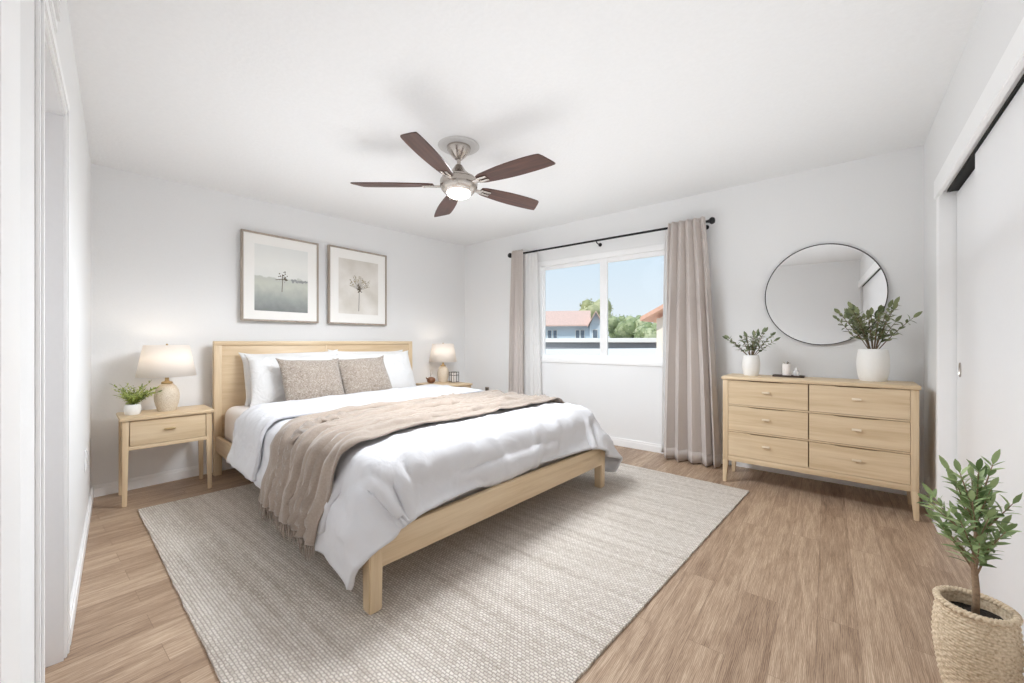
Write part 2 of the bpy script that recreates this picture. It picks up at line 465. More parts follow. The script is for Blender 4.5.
# window wall with its opening
WX0, WX1, WZ0, WZ1 = 1.285, 2.93, .875, 2.05
bm = bmesh.new()
panel(bm, B0, BD, BN, -.1, WX0, 0, None); panel(bm, B0, BD, BN, WX1, 4.7, 0, None)
panel(bm, B0, BD, BN, WX0, WX1, 0, WZ0); panel(bm, B0, BD, BN, WX0, WX1, WZ1, None)
struct('wall_back_right', bm, M['wall'])
# left wall with a doorway
DS0, DS1, DZ = 2.0, 2.63, 1.90
bm = bmesh.new()
panel(bm, L0, LD, LN, -.1, DS0, 0, None); panel(bm, L0, LD, LN, DS0, DS1, DZ, None)
panel(bm, L0, LD, LN, DS1, 3.0, 0, None); panel(bm, L0, LD, LN, 3.0, 4.95, 0, None, .05, .13)
struct('wall_left', bm, M['wall'])
# right wall with the closet opening
CS0, CZ = .675, 1.962
bm = bmesh.new()
panel(bm, R0, RD, RN, -.1, CS0, 0, None, 0, .1); panel(bm, R0, RD, RN, CS0, 4.9, CZ, None, 0, .1)
panel(bm, R0, RD, RN, 4.2, 4.9, 0, CZ, 0, .1)
struct('wall_right', bm, M['wall'])
# closet inside, coloured near-black for the shade behind the doors
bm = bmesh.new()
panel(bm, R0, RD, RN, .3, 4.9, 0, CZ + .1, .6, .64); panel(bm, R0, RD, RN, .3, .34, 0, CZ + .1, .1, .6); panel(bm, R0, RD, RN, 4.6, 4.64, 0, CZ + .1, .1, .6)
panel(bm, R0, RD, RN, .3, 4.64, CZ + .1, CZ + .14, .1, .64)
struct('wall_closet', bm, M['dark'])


def baseboard(name, P0, D, Nn, spans, h=.085):
    bm = bmesh.new()
    for s0, s1 in spans:
        panel(bm, P0, D, Nn, s0, s1, 0, h - .022, -.013, 0., .002); panel(bm, P0, D, Nn, s0, s1, h - .024, h, -.009, 0., .003)
    struct(name, bm, M['trim'], None, 40)
baseboard('baseboard_left', L0, LD, LN, [(.0, 1.935), (2.70, 2.97)])
baseboard('baseboard_back_left', A0, AD, AN, [(0, 3.66)])
baseboard('baseboard_back_right', B0, BD, BN, [(.0, 4.57)])
baseboard('baseboard_right', R0, RD, RN, [(.0, .62)])

# doorway in the left wall: far jamb, casing, door slab
bm = bmesh.new()
panel(bm, L0, LD, LN, DS0, DS0 + .018, 0, DZ, -.001, .12); panel(bm, L0, LD, LN, DS1 - .018, DS1, 0, DZ, -.001, .12)
panel(bm, L0, LD, LN, DS0, DS1, DZ - .018, DZ, -.001, .12); panel(bm, L0, LD, LN, DS0 + .018, DS0 + .03, 0, DZ - .02, .05, .085)
struct('trim_1', bm, M['door'])
bm = bmesh.new()
for a, b_w in ((DS0 - .062, DS0 + .006), (DS1 - .004, DS1 + .05)):
    panel(bm, L0, LD, LN, a, b_w, 0, DZ + .055, -.008, 0, .002)
    panel(bm, L0, LD, LN, a + .012, b_w - .02, 0, DZ + .05, -.012, -.007, .002)
panel(bm, L0, LD, LN, DS0 - .062, DS1 + .066, DZ - .006, DZ + .06, -.008, 0, .002)
panel(bm, L0, LD, LN, DS0 - .05, DS1 + .05, DZ + .012, DZ + .048, -.012, -.007, .002)
struct('trim_2', bm, M['trim'], None, 40)
bm = panel(bmesh.new(), L0, LD, LN, DS0 + .02, DS1 - .02, .008, DZ - .02, .088, .122, .002)
struct('door_1', bm, M['door'])
bm = bmesh.new()
panel(bm, L0, LD, LN, 2.97, 3.14, 0, None, -.012, .06, .003)
struct('trim_3', bm, M['trim'], None, 40)

# closet: fascia, jamb, two sliding doors
bm = bmesh.new()
panel(bm, R0, RD, RN, .615, 4.3, CZ - .022, CZ + .085, -.022, 0., .003)
panel(bm, R0, RD, RN, .615, 4.3, CZ + .085, CZ + .095, -.014, 0., .003)
struct('trim_4', bm, M['trim'], None, 40)
bm = bmesh.new()
panel(bm, R0, RD, RN, CS0 - .045, CS0 + .005, 0, CZ - .02, -.014, 0., .003); panel(bm, R0, RD, RN, CS0 - .002, CS0 + .015, 0, CZ, -.01, .12)
struct('trim_5', bm, M['trim'], None, 40)


def closet_door(name, s0, s1, d0, top, handle=None):
    o = struct(name, panel(bmesh.new(), R0, RD, RN, s0, s1, .012, top, d0, d0 + .028, .003), M['door'])
    if handle:
        h = bmesh.new(); p = R0 + RD * handle + RN * (d0 - .002)
        t = bmesh.new(); add_lathe(t, [(.002, .004), (.018, .004), (.026, .0), (.03, -.004), (.03, .008)], 24, close=False)
        Mx = Matrix.Translation((p.x, p.y, .95)) @ Matrix.Rotation(PI / 2, 4, 'Y') @ Matrix.Diagonal((1.3, .5, 1, 1))
        merge(h, t, Mx); obj('finger_pull', h, M['nickel'], o, 40)
    return o
closet_door('door_2', .70, 2.0, .058, 1.940, .80)
closet_door('door_3', 1.31, 4.15, .026, 1.948)
bm = bmesh.new(); panel(bm, R0, RD, RN, .7, 4.2, CZ - .012, CZ + .0, .02, .1); struct('header_gap_shade', bm, M['dark'])  # dark strip painted in as the shade above the doors

# window: frame, two sashes, panes
wf = thing('window_1', None, None, (0, 0, 0)); wf['kind'] = 'structure'


def rect_frame(bm, x0, x1, z0, z1, w, y0, y1, wb=None, wt=None, bev=.003):
    wb = wb or w; wt = wt or w
    add_box(bm, (x0, y0, z0), (x0 + w, y1, z1), bev); add_box(bm, (x1 - w, y0, z0), (x1, y1, z1), bev)
    add_box(bm, (x0 + w * .5, y0 + .0004, z0), (x1 - w * .5, y1 - .0004, z0 + wb), bev); add_box(bm, (x0 + w * .5, y0 + .0004, z1 - wt), (x1 - w * .5, y1 - .0004, z1), bev)
bm = bmesh.new(); rect_frame(bm, WX0 - .025, WX1 + .025, WZ0 - .02, WZ1 + .02, .05, -.012, .1, .06, .06)
obj('window_frame', bm, M['trim'], wf, 40)
bm = bmesh.new(); rect_frame(bm, WX0 + .02, 2.105, WZ0 + .035, WZ1 - .03, .035, .03, .055, .04, .05); s1 = obj('sash', bm, M['trim'], wf, 40)
bm = bmesh.new(); rect_frame(bm, 2.095, WX1 - .02, WZ0 + .035, WZ1 - .03, .07, .012, .04, .04, .06); s2 = obj('sash', bm, M['trim'], wf, 40)
obj('pane', box((WX0 + .05, .042, WZ0 + .07), (2.08, .046, WZ1 - .07)), M['glass'], s1)
obj('pane', box((2.16, .025, WZ0 + .07), (WX1 - .08, .029, WZ1 - .08)), M['glass'], s2)

# ------------------------------------------------------------------ rug
RUG = [Vector((.515, -3.488, 0)), Vector((3.33, -3.62, 0)), Vector((3.583, -.638, 0)), Vector((.72, -.505, 0))]
nx, ny = 96, 96; P = np.zeros((nx, ny, 3)); rs = random.Random(4)
for i in range(nx):
    for j in range(ny):
        u, v = i / (nx - 1), j / (ny - 1)
        p = RUG[0] * (1 - u) * (1 - v) + RUG[1] * u * (1 - v) + RUG[2] * u * v + RUG[3] * (1 - u) * v
        e = .004 * noise.noise(p * 9.) if (i in (0, nx - 1) or j in (0, ny - 1)) else 0
        P[i, j] = (p.x + e, p.y + e, .0105 + .0012 * noise.noise(p * 14.))
bm = grid_bm(P)
ed = [e for e in bm.edges if e.is_boundary]
r = bmesh.ops.extrude_edge_only(bm, edges=ed)
for v in r['geom']:
    if isinstance(v, bmesh.types.BMVert): v.co.z = .001
rug = obj('area_rug', bm, M['rug'], None, 50)
tag(rug, 'large cream woven area rug on the plank floor under the bed', 'rug')

# ------------------------------------------------------------------ bed
BO = (.085, -2.97, 0); BA = math.radians(-3.4); BW = 1.90; BL = 2.53
bed = thing('bed', 'light oak bed frame with panelled headboard and low footboard', 'bed', BO, BA)
hb = bmesh.new()
add_box(hb, (-.028, .05, .30), (.008, BW - .05, 1.075), .004)
obj('headboard_panel', hb, M['oak_y'], bed, 40)
obj('headboard_rail', box((-.034, .0, 1.07), (.022, BW, 1.108), .006), M['oak_y'], bed, 40)
for y in (0, BW - .055):
    hp = bmesh.new(); add_box(hp, (-.034, y, .0), (.022, y + .055, 1.072), .005); obj('headboard_post', hp, M['oak_z'], bed, 40)
obj('headboard_slat', box((.004, .9, .32), (.012, .915, 1.07), .003), M['oak_z'], bed, 40)
RZ0, RZ1 = .185, .325
for y in (.012, BW - .042): obj('side_rail', box((.02, y, RZ0 + .01), (BL - .03, y + .03, RZ1), .005), M['oak_x'], bed, 40)
obj('footboard', box((BL - .035, .045, RZ0), (BL + .0, BW - .045, RZ1), .006), M['oak_y'], bed, 40)
for y, k in ((0, 0), (BW - .062, 0)):
    lg = bmesh.new(); add_taper(lg, (BL - .062, y, .0125), (BL + .002, y + .062, RZ1), .9, .005); obj('leg', lg, M['oak_z'], bed, 40)
obj('slat_base', box((.03, .03, .23), (BL - .04, BW - .03, .262), .004), M['oak_y'], bed)


def sdf_boxes(P, boxes):
    """distance and outward normal to a set of rounded boxes; P (...,3)"""
    best = None; nor = None
    for lo, hi, r in boxes:
        lo = np.array(lo); hi = np.array(hi); c = (lo + hi) / 2; h = (hi - lo) / 2 - r
        d = P - c; q = np.abs(d) - h; s = np.sign(d); s[s == 0] = 1
        qm = np.maximum(q, 0); ln = np.linalg.norm(qm, axis=-1); mx = q.max(-1)
        dist = ln + np.minimum(mx, 0) - r
        ax = np.zeros_like(P); idx = q.argmax(-1); np.put_along_axis(ax, idx[..., None], 1., -1)
        n = np.where((ln > 1e-9)[..., None], qm / np.maximum(ln, 1e-9)[..., None], ax) * s
        if best is None: best, nor = dist, n
        else:
            k = dist < best; best = np.where(k, dist, best); nor = np.where(k[..., None], n, nor)
    return best, nor


def drape(P, REST, boxes, clear, steps=260, iters=10, fric=.6, floor=.02, bend=.25, seed=1, pin=None, grav=.0006):
    """lay a sheet of cloth over rounded boxes by relaxing it under gravity"""
    rng = np.random.RandomState(seed)
    P = P.copy(); P[..., 2] += rng.uniform(-.004, .004, P.shape[:2]); V = np.zeros_like(P)
    n, m = P.shape[:2]
    sets = []
    def pair(di, dj, w):
        for par in (0, 1):
            if di and not dj:
                a = (slice(par, n - di, 2 * di) if di == 1 else slice(par, n - di, 4), slice(None)); ia = np.arange(n)[a[0]]
                A = np.ix_(ia, np.arange(m)); B = np.ix_(ia + di, np.arange(m))
            elif dj and not di:
                ja = np.arange(par, m - dj, 2 if dj == 1 else 4)
                A = np.ix_(np.arange(n), ja); B = np.ix_(np.arange(n), ja + dj)
            else:
                ia = np.arange(par, n - di, 2); ja = np.arange(0, m - 1)
                if dj > 0: A = np.ix_(ia, ja); B = np.ix_(ia + di, ja + 1)
                else: A = np.ix_(ia, ja + 1); B = np.ix_(ia + di, ja)
            sets.append((A, B, np.linalg.norm(REST[B] - REST[A], axis=-1), w))
    pair(1, 0, 1.); pair(0, 1, 1.); pair(1, 1, .6); pair(1, -1, .6); pair(2, 0, bend); pair(0, 2, bend)
    P0 = P.copy()
    for st in range(steps):
        old = P.copy()
        V *= .965; V[..., 2] -= grav; P += V
        for it in range(iters):
            for A, B, L, w in sets:
                a = P[A]; b = P[B]; d = b - a; ln = np.linalg.norm(d, axis=-1)
                c = d * ((ln - L) / np.maximum(ln, 1e-9) * .5 * w)[..., None]
                P[A] = a + c; P[B] = b - c
            if pin is not None: P[pin] = P0[pin]
        dist, nor = sdf_boxes(P, boxes); pen = clear - dist; k = pen > 0
        P = P + np.where(k[..., None], nor * np.maximum(pen, 0)[..., None], 0)
        low = P[..., 2] < floor; P[..., 2] = np.where(low, floor, P[..., 2])
        move = P - old
        touch = (k | low)[..., None]
        P = np.where(touch, old + move * (1 - fric), P)
        dist, nor = sdf_boxes(P, boxes); pen = clear - dist
        P = P + np.where((pen > 0)[..., None], nor * np.maximum(pen, 0)[..., None], 0)
        P[..., 2] = np.maximum(P[..., 2], floor)
        V = P - old
        sp_ = np.linalg.norm(V, axis=-1, keepdims=True); V = V * np.minimum(1, .03 / np.maximum(sp_, 1e-9))
    return P


def normals(P):
    du = np.gradient(P, axis=0); dv = np.gradient(P, axis=1); nn = np.cross(du, dv)
    nn /= np.maximum(np.linalg.norm(nn, axis=-1, keepdims=True), 1e-9)
    return nn if nn[..., 2].sum() > 0 else -nn


def crease(P, amp, fu, fv, seed, skew=0., only_out=True, mask=None):
    """lay soft ridges over a sheet, long along its second direction"""
    n, m = P.shape[:2]; nn = normals(P); D = np.zeros((n, m))
    for i in range(n):
        for j in range(m):
            a = i / (n - 1) * fu + skew * j / (m - 1); b = j / (m - 1) * fv
            w = noise.noise(Vector((a + .5 * noise.noise(Vector((a * .5, b * 1.3, seed + 9))), b, seed)))
            r = (1 - abs(w) * 2.2); D[i, j] = max(0, r) ** 3
    if mask is not None: D *= mask
    return P + nn * (D * amp)[..., None]


def finer(P, k=2):
    """the same sheet on a k times finer grid"""
    for ax in (0, 1):
        n = P.shape[ax]; t = np.linspace(0, n - 1, (n - 1) * k + 1); a = np.floor(t).astype(int); a = np.minimum(a, n - 2); f = t - a
        A = np.take(P, a, ax); B = np.take(P, a + 1, ax); C = np.take(P, np.maximum(a - 1, 0), ax); D = np.take(P, np.minimum(a + 2, n - 1), ax)
        f = f.reshape([-1 if q == ax else 1 for q in range(3)])
        P = .5 * ((2 * A) + (B - C) * f + (2 * C - 5 * A + 4 * B - D) * f ** 2 + (3 * A - C - 3 * B + D) * f ** 3)
    return P


# mattress in its fitted sheet
bm = bmesh.new(); add_box(bm, (.035, .055, .262), (BL - .075, BW - .055, .57), .075, 5)
bmesh.ops.subdivide_edges(bm, edges=[e for e in bm.edges if e.calc_length() > .3], cuts=24, use_grid_fill=True)
for v in bm.verts:
    q = noise.noise(v.co * 5.)
    if v.co.z > .28: v.co += Vector((0, (.006 * q if abs(v.co.y - BW / 2) > .8 else 0), .006 * q if v.co.z > .5 else 0))
o = obj('mattress', bm, M['sheet'], None, 60, BO, BA)
tag(o, 'thick mattress in a cream fitted sheet lying in the oak bed frame', 'mattress')

# duvet: one sheet over mattress and rails, plus the folded-back top
MB = [((.0, .035, .10), (BL - .085, BW - .035, .575), .085)]
RB = [((.0, .0, .05), (BL - .01, BW, RZ1), .02)]
def sheet(x0, x1, y0, y1, step, z):
    n = int((x1 - x0) / step) + 1; m = int((y1 - y0) / step) + 1
    X, Y = np.meshgrid(np.linspace(x0, x1, n), np.linspace(y0, y1, m), indexing='ij')
    return np.stack([X, Y, np.full_like(X, z)], -1)
REST = sheet(.62, BL + .12, -.47, BW + .38, .032, .66)
_k = np.clip((REST[..., 0] - .6) / 1.7, 0, 1); _y = REST[..., 1].copy()
REST[..., 0] -= .13 * np.clip(-_y / .47, 0, 1) * _k ** 2
REST[..., 1] = np.where(_y < .1, .1 + (_y - .1) * (.52 + .26 * _k), _y)
P = drape(REST, REST, MB + RB, .018, steps=300, iters=14, fric=.35, floor=.06, bend=.3, seed=3)
P[..., 1] += .13 * np.clip((P[..., 1] - BW + .06) / .08, 0, 1) * np.clip((.52 - P[..., 2]) / .3, 0, 1) * np.clip((P[..., 0] - 1.9) / .6, 0, 1)
P = finer(P)
_gx = np.linspace(0, 1, P.shape[0])[:, None]; _gy = np.linspace(0, 1, P.shape[1])[None, :]
P = crease(P, .009, 7, 6, 31.5, 3.)
P = crease(P.transpose(1, 0, 2), .014, 16, 4.5, 12.5, 2., mask=(np.clip((_gx - .72) / .2, 0, 1) + 0 * _gy).T).transpose(1, 0, 2)
P = crease(P.transpose(1, 0, 2), .006, 26, 9, 17.5, 4.).transpose(1, 0, 2)
o = obj('duvet', grid_bm(P), M['linen_white'], None, 180, BO, BA); solidify(o, .022, 1.)
tag(o, 'puffy white duvet spread over the bed with its corner hanging down', 'duvet'); duvet = o
REST = sheet(.80, 1.33, -.29, BW + .34, .03, .70); REST[..., 0] -= (.30 - .22 * (REST[..., 0] - .8) / .53) * np.clip(REST[..., 1] / BW, 0, 1)
P = drape(REST, REST, MB + RB, .052, steps=260, iters=12, fric=.35, floor=.1, bend=.3, seed=5)
P = crease(finer(P), .010, 5, 9, 3.5, 2.)
o = obj('folded_top', grid_bm(P), M['linen_white'], duvet, 180); solidify(o, .024, 1.)

# throw blanket: wider where it spills over the near edge
n, m = 40, 96
u = np.linspace(0, 1, n)[:, None]; v = np.linspace(0, 1, m)[None, :]
yy = -.35 + (BW + .35 + .06) * v + 0 * u
bell = np.exp(-((yy - .02) / .28) ** 2); hang = np.clip(-yy / .36, 0, 1)
x0 = 1.46 + .10 * bell - .03 * hang; x1 = 2.12 + .16 * bell + .0 * hang
P0 = np.stack([x0 + (x1 - x0) * u, yy, .72 + 0 * yy], -1)
RT = np.stack([x0 + (x1 - x0) * (u * 1.10 - .05), yy, 0 * yy], -1)
P = drape(P0, RT, MB + RB, .058, steps=260, iters=12, fric=.6, floor=.09, bend=.12, seed=8)


P = finer(P)
P = crease(P, .030, 7, 2.6, 4.5, 2.2)
P = crease(P, .016, 14, 4, 8.5, 3.5)
P = crease(P, .007, 30, 9, 2.5, 5.)
THROW = P
o = obj('throw_blanket', grid_bm(P), M['throw'], None, 180, BO, BA); solidify(o, .008, 1.)
tag(o, 'taupe fringed throw blanket draped across the white duvet', 'blanket')
rf = random.Random(3); bm = bmesh.new()
n = P.shape[0]
for i in range(0, (n - 1) * 2):
    t = i / 2; k = int(t); f = t - k
    p = Vector(P[k, 0]) * (1 - f) + Vector(P[min(k + 1, n - 1), 0]) * f
    ln = rf.uniform(.05, .085); q = Vector((rf.uniform(-.02, .02), rf.uniform(-.015, .012), 0))
    end = max(.016, p.z - ln)
    add_tube(bm, [p, p + q * .5 + Vector((0, 0, (end - p.z) * .55)), Vector((p.x + q.x, p.y + q.y, end))], [.0032, .0028, .0016], 5)
obj('fringe', bm, M['throw'], o, 180)


def pillow(name, w, h, th, m, pw=2.2, nn=34, seed=1, ears=.02, wr=.014):
    """stuffed rectangular case: w across (local x), h tall (local y), thickness along local z"""
    rr = random.Random(seed); off = Vector((rr.uniform(0, 50), rr.uniform(0, 50), rr.uniform(0, 50)))
    bm = bmesh.new(); sides = []
    for sgn in (1, -1):
        V = []
        for i in range(nn + 1):
            row = []
            for j in range(nn + 1):
                a = -1 + 2 * i / nn; b = -1 + 2 * j / nn
                f = max(0., (1 - abs(a) ** pw)) ** .55 * max(0., (1 - abs(b) ** pw)) ** .55
                pull = 1 - .045 * (1 - abs(a) ** 6) * (abs(b) ** 4) ; pull2 = 1 - .045 * (1 - abs(b) ** 6) * (abs(a) ** 4)
                x = a * w / 2 * pull2; y = b * h / 2 * pull
                x += ears * a * (abs(a * b)) ** 6; y += ears * b * (abs(a * b)) ** 6
                q = noise.noise(Vector((x * 9, y * 9, sgn * 3)) + off) * wr * (1 if 0 < f else 0)
                z = sgn * (th / 2 * f + q * min(1, f * 3)) + (.006 * noise.noise(Vector((x * 6, y * 6, 0)) + off))
                row.append(bm.verts.new((x, y, z)))
            V.append(row)
        for i in range(nn):
            for j in range(nn): bm.faces.new((V[i][j], V[i + 1][j], V[i + 1][j + 1], V[i][j + 1]))
    bmesh.ops.remove_doubles(bm, verts=bm.verts[:], dist=.0004)
    o = obj(name, bm, m, None, 180); u = o.modifiers.new('smooth', 'SUBSURF'); u.levels = 1; u.render_levels = 1
    return o


bedM = Matrix.Translation(BO) @ Matrix.Rotation(BA, 4, 'Z')
def stand(o, x, y, zb, h, lean, turn=0., roll=0.):
    """stand a pillow on its long edge at bed-local (x,y), leaning back against the headboard"""
    Mx = bedM @ Matrix.Translation((x, y, zb)) @ Matrix.Rotation(turn, 4, 'Z') @ Matrix.Rotation(-lean, 4, 'Y') \
        @ Matrix.Translation((0, 0, h / 2)) @ Matrix.Rotation(roll, 4, 'X') @ Matrix(((0, 0, 1, 0), (1, 0, 0, 0), (0, 1, 0, 0), (0, 0, 0, 1)))
    o.matrix_world = Mx
PG = 'white bed pillows against the headboard'
rd = math.radians
p = pillow('bed_pillow', .84, .46, .17, M['pillow_white'], seed=1); stand(p, .17, .585, .565, .46, rd(14), 0, rd(1)); tag(p, 'white pillow at the back left, flat against the oak headboard', 'pillow', PG)
p = pillow('bed_pillow', .86, .46, .19, M['pillow_white'], seed=2); stand(p, .345, .60, .565, .46, rd(24), rd(-3), rd(-1)); tag(p, 'white pillow in front of another, behind the left taupe cushion', 'pillow', PG)
p = pillow('bed_pillow', .84, .46, .17, M['pillow_white'], seed=3); stand(p, .17, 1.32, .565, .46, rd(14), 0, rd(-1)); tag(p, 'white pillow at the back right, flat against the oak headboard', 'pillow', PG)
p = pillow('bed_pillow', .84, .46, .19, M['pillow_white'], seed=4); stand(p, .335, 1.36, .565, .46, rd(22), rd(3), rd(1)); tag(p, 'white pillow showing out beside the right taupe cushion', 'pillow', PG)
p = pillow('throw_cushion', .52, .44, .17, M['cushion'], seed=6, wr=.005, ears=.025); stand(p, .56, .62, .56, .44, rd(28), rd(4), rd(-2)); tag(p, 'taupe fluffy cushion on the left, nearer the potted fern', 'cushion', 'taupe cushions in front of the pillows')
p = pillow('throw_cushion', .50, .44, .17, M['cushion'], seed=7, wr=.005, ears=.025); stand(p, .53, 1.10, .565, .44, rd(30), rd(-2), rd(2)); tag(p, 'taupe fluffy cushion on the right, nearer the window', 'cushion', 'taupe cushions in front of the pillows')


# ------------------------------------------------------------------ bedside tables
def nightstand(label, loc, rz, depth, width, H=.594):
    """local x = out from the wall (front at x=depth), y across; origin at the back left foot"""
    t = thing('nightstand', label, 'nightstand', loc, rz, 'oak nightstands either side of the bed')
    obj('top', box((-.004, -.012, H - .024), (depth + .014, width + .012, H), .006), M['oak_y'], t, 40)
    bx0, bx1 = H - .205, H - .024
    c = bmesh.new()
    add_box(c, (.004, .01, bx0 + .0), (depth - .02, .026, bx1), .002); add_box(c, (.004, width - .026, bx0), (depth - .02, width - .01, bx1), .002)
    add_box(c, (.004, .01, bx0), (.02, width - .01, bx1), .002); add_box(c, (.01, .02, bx0 + .004), (depth - .02, width - .02, bx0 + .016), .001)
    add_box(c, (depth - .03, .03, bx0 - .018), (depth - .004, width - .03, bx0 + .008), .002)
    obj('body', c, M['oak_y'], t, 40)
    d = obj('drawer', box((depth - .024, .038, bx0 + .010), (depth - .002, width - .038, bx1 - .004), .003), M['oak_y'], t, 40)
    h = bmesh.new(); add_box(h, (depth - .003, width / 2 - .032, (bx0 + bx1) / 2 + .004), (depth + .016, width / 2 + .032, (bx0 + bx1) / 2 + .016), .005, 3)
    obj('handle', h, M['brass'], d, 40)['label'] = 'small brushed metal bar handle'
    for x in (0, depth - .036):
        for y in (0, width - .036):
            l = bmesh.new(); add_taper(l, (x, y, 0), (x + .036, y + .036, H - .024), .68, .003, (1 if x else -1, -1 if y == 0 else 1))
            obj('leg', l, M['oak_z'], t, 40)
    return t
nightstand('oak one-drawer nightstand left of the bed, under the potted fern', (.040, -3.522, 0), rd(-4), .33, .485)
nightstand('oak one-drawer nightstand in the far corner, right of the bed', (.10, -.935, 0), rd(-3), .50, .455)


def shade_mat():
    m, t, b = mat('linen_lampshade'); L = t.links
    b.inputs['Base Color'].default_value = (*lin(248, 245, 242), 1); b.inputs['Roughness'].default_value = .9
    co = N(t, 'ShaderNodeTexCoord'); n = N(t, 'ShaderNodeTexNoise'); n.inputs['Scale'].default_value = 300; L.new(co.outputs['Object'], n.inputs['Vector'])
    bp = N(t, 'ShaderNodeBump'); bp.inputs['Strength'].default_value = .2; bp.inputs['Distance'].default_value = .002
    L.new(n.outputs['Fac'], bp.inputs['Height']); L.new(bp.outputs[0], b.inputs['Normal'])
    tr = N(t, 'ShaderNodeBsdfTranslucent'); tr.inputs[0].default_value = (*lin(250, 244, 236), 1); ms = N(t, 'ShaderNodeMixShader'); ms.inputs[0].default_value = .4
    L.new(b.outputs[0], ms.inputs[1]); L.new(tr.outputs[0], ms.inputs[2]); L.new(ms.outputs[0], t.nodes['Material Output'].inputs[0])
    return m
M['shade'] = shade_mat()


def ceramic_mat():
    m, t, b = mat('embossed_cream_ceramic'); L = t.links
    co = N(t, 'ShaderNodeTexCoord'); mp = N(t, 'ShaderNodeMapping'); mp.inputs['Scale'].default_value = (34, 34, 20); L.new(co.outputs['Object'], mp.inputs['Vector'])
    v = N(t, 'ShaderNodeTexVoronoi'); v.feature = 'DISTANCE_TO_EDGE'; L.new(mp.outputs[0], v.inputs['Vector'])
    r = ramp(t, [(0., lin(200, 182, 158)), (.12, lin(224, 212, 194)), (.5, lin(234, 224, 209))]); L.new(v.outputs['Distance'], r.inputs[0]); L.new(r.outputs[0], b.inputs['Base Color'])
    b.inputs['Roughness'].default_value = .5
    bp = N(t, 'ShaderNodeBump'); bp.inputs['Strength'].default_value = .5; bp.inputs['Distance'].default_value = .004
    L.new(v.outputs['Distance'], bp.inputs['Height']); L.new(bp.outputs[0], b.inputs['Normal'])
    return m
M['ceramic'] = ceramic_mat()


def table_lamp(label, loc, power):
    t = thing('table_lamp', label, 'lamp', loc, 0, 'ceramic table lamps on the nightstands')
    b = bmesh.new(); add_lathe(b, [(.001, .0), (.052, .0), (.055, .006), (.057, .018), (.067, .05), (.073, .085), (.073, .115), (.067, .15), (.054, .178), (.040, .192), (.034, .198), (.001, .199)], 40)
    obj('base', b, M['ceramic'], t, 50)
    nk = bmesh.new(); add_lathe(nk, [(.032, .197), (.034, .205), (.03, .213), (.016, .217), (.012, .225), (.012, .262), (.018, .266), (.018, .285), (.004, .29)], 28)
    obj('neck', nk, M['brass'], t, 40)
    h = bmesh.new()
    for k in range(4):
        a = k * PI / 2; add_tube(h, [(.004 * math.cos(a), .004 * math.sin(a), .475), (.128 * math.cos(a), .128 * math.sin(a), .478)], .002, 6)
    add_tube(h, [(0, .0, .28), (.05, 0, .33), (.05, 0, .42), (0, 0, .478)], .002, 6); add_tube(h, [(0, .0, .28), (-.05, 0, .33), (-.05, 0, .42), (0, 0, .478)], .002, 6)
    add_lathe(h, [(.004, .475), (.008, .48), (.006, .49), (.001, .495)], 12)
    obj('harp', h, M['brass'], t, 40)
    s = bmesh.new(); add_lathe(s, [(.172, .255), (.131, .483)], 56, close=False)
    so = obj('lamp_shade', s, M['shade'], t, 180); solidify(so, .003, -1)
    bl = bmesh.new(); add_lathe(bl, [(.001, .285), (.014, .29), (.018, .31), (.028, .34), (.03, .36), (.022, .382), (.001, .39)], 20)
    obj('bulb', bl, emit('warm_bulb', (1, .82, .6), 1.5), t, 180)
    light('lamp_glow', 'POINT', (0, 0, .41), power, (1, .86, .70), .04, parent=t)
    return t
table_lamp('cream ceramic lamp with white shade on the left nightstand beside the fern', (.205, -3.285, .594), .95)
table_lamp('cream ceramic lamp with white shade on the far right nightstand', (.235, -.615, .594), .95)


# ------------------------------------------------------------------ plants
def add_leaf(bm, base, dirv, up, ln, wd, fold=.25, droop=.2, rows=4):
    d = dirv.normalized(); s = d.cross(up)
    s = s.normalized() if s.length > 1e-4 else d.orthogonal().normalized()
    n = s.cross(d).normalized(); prev = None
    for i in range(rows + 1):
        t = i / rows; w = wd * .5 * (math.sin(PI * min(1, t * .92 + .06)) ** .8) if 0 < i < rows else .0006
        c = base + d * (ln * t) - n * (droop * ln * t * t)
        row = [bm.verts.new(c - s * w + n * (fold * w)), bm.verts.new(c), bm.verts.new(c + s * w + n * (fold * w))]
        if prev:
            bm.faces.new((prev[0], prev[1], row[1], row[0])); bm.faces.new((prev[1], prev[2], row[2], row[1]))
        prev = row


def curve_pts(p0, d0, ln, bendv, n=8):
    pts = []; p = Vector(p0); d = Vector(d0).normalized()
    for i in range(n + 1):
        pts.append(p.copy()); d = (d + Vector(bendv) / n).normalized(); p = p + d * (ln / n)
    return pts


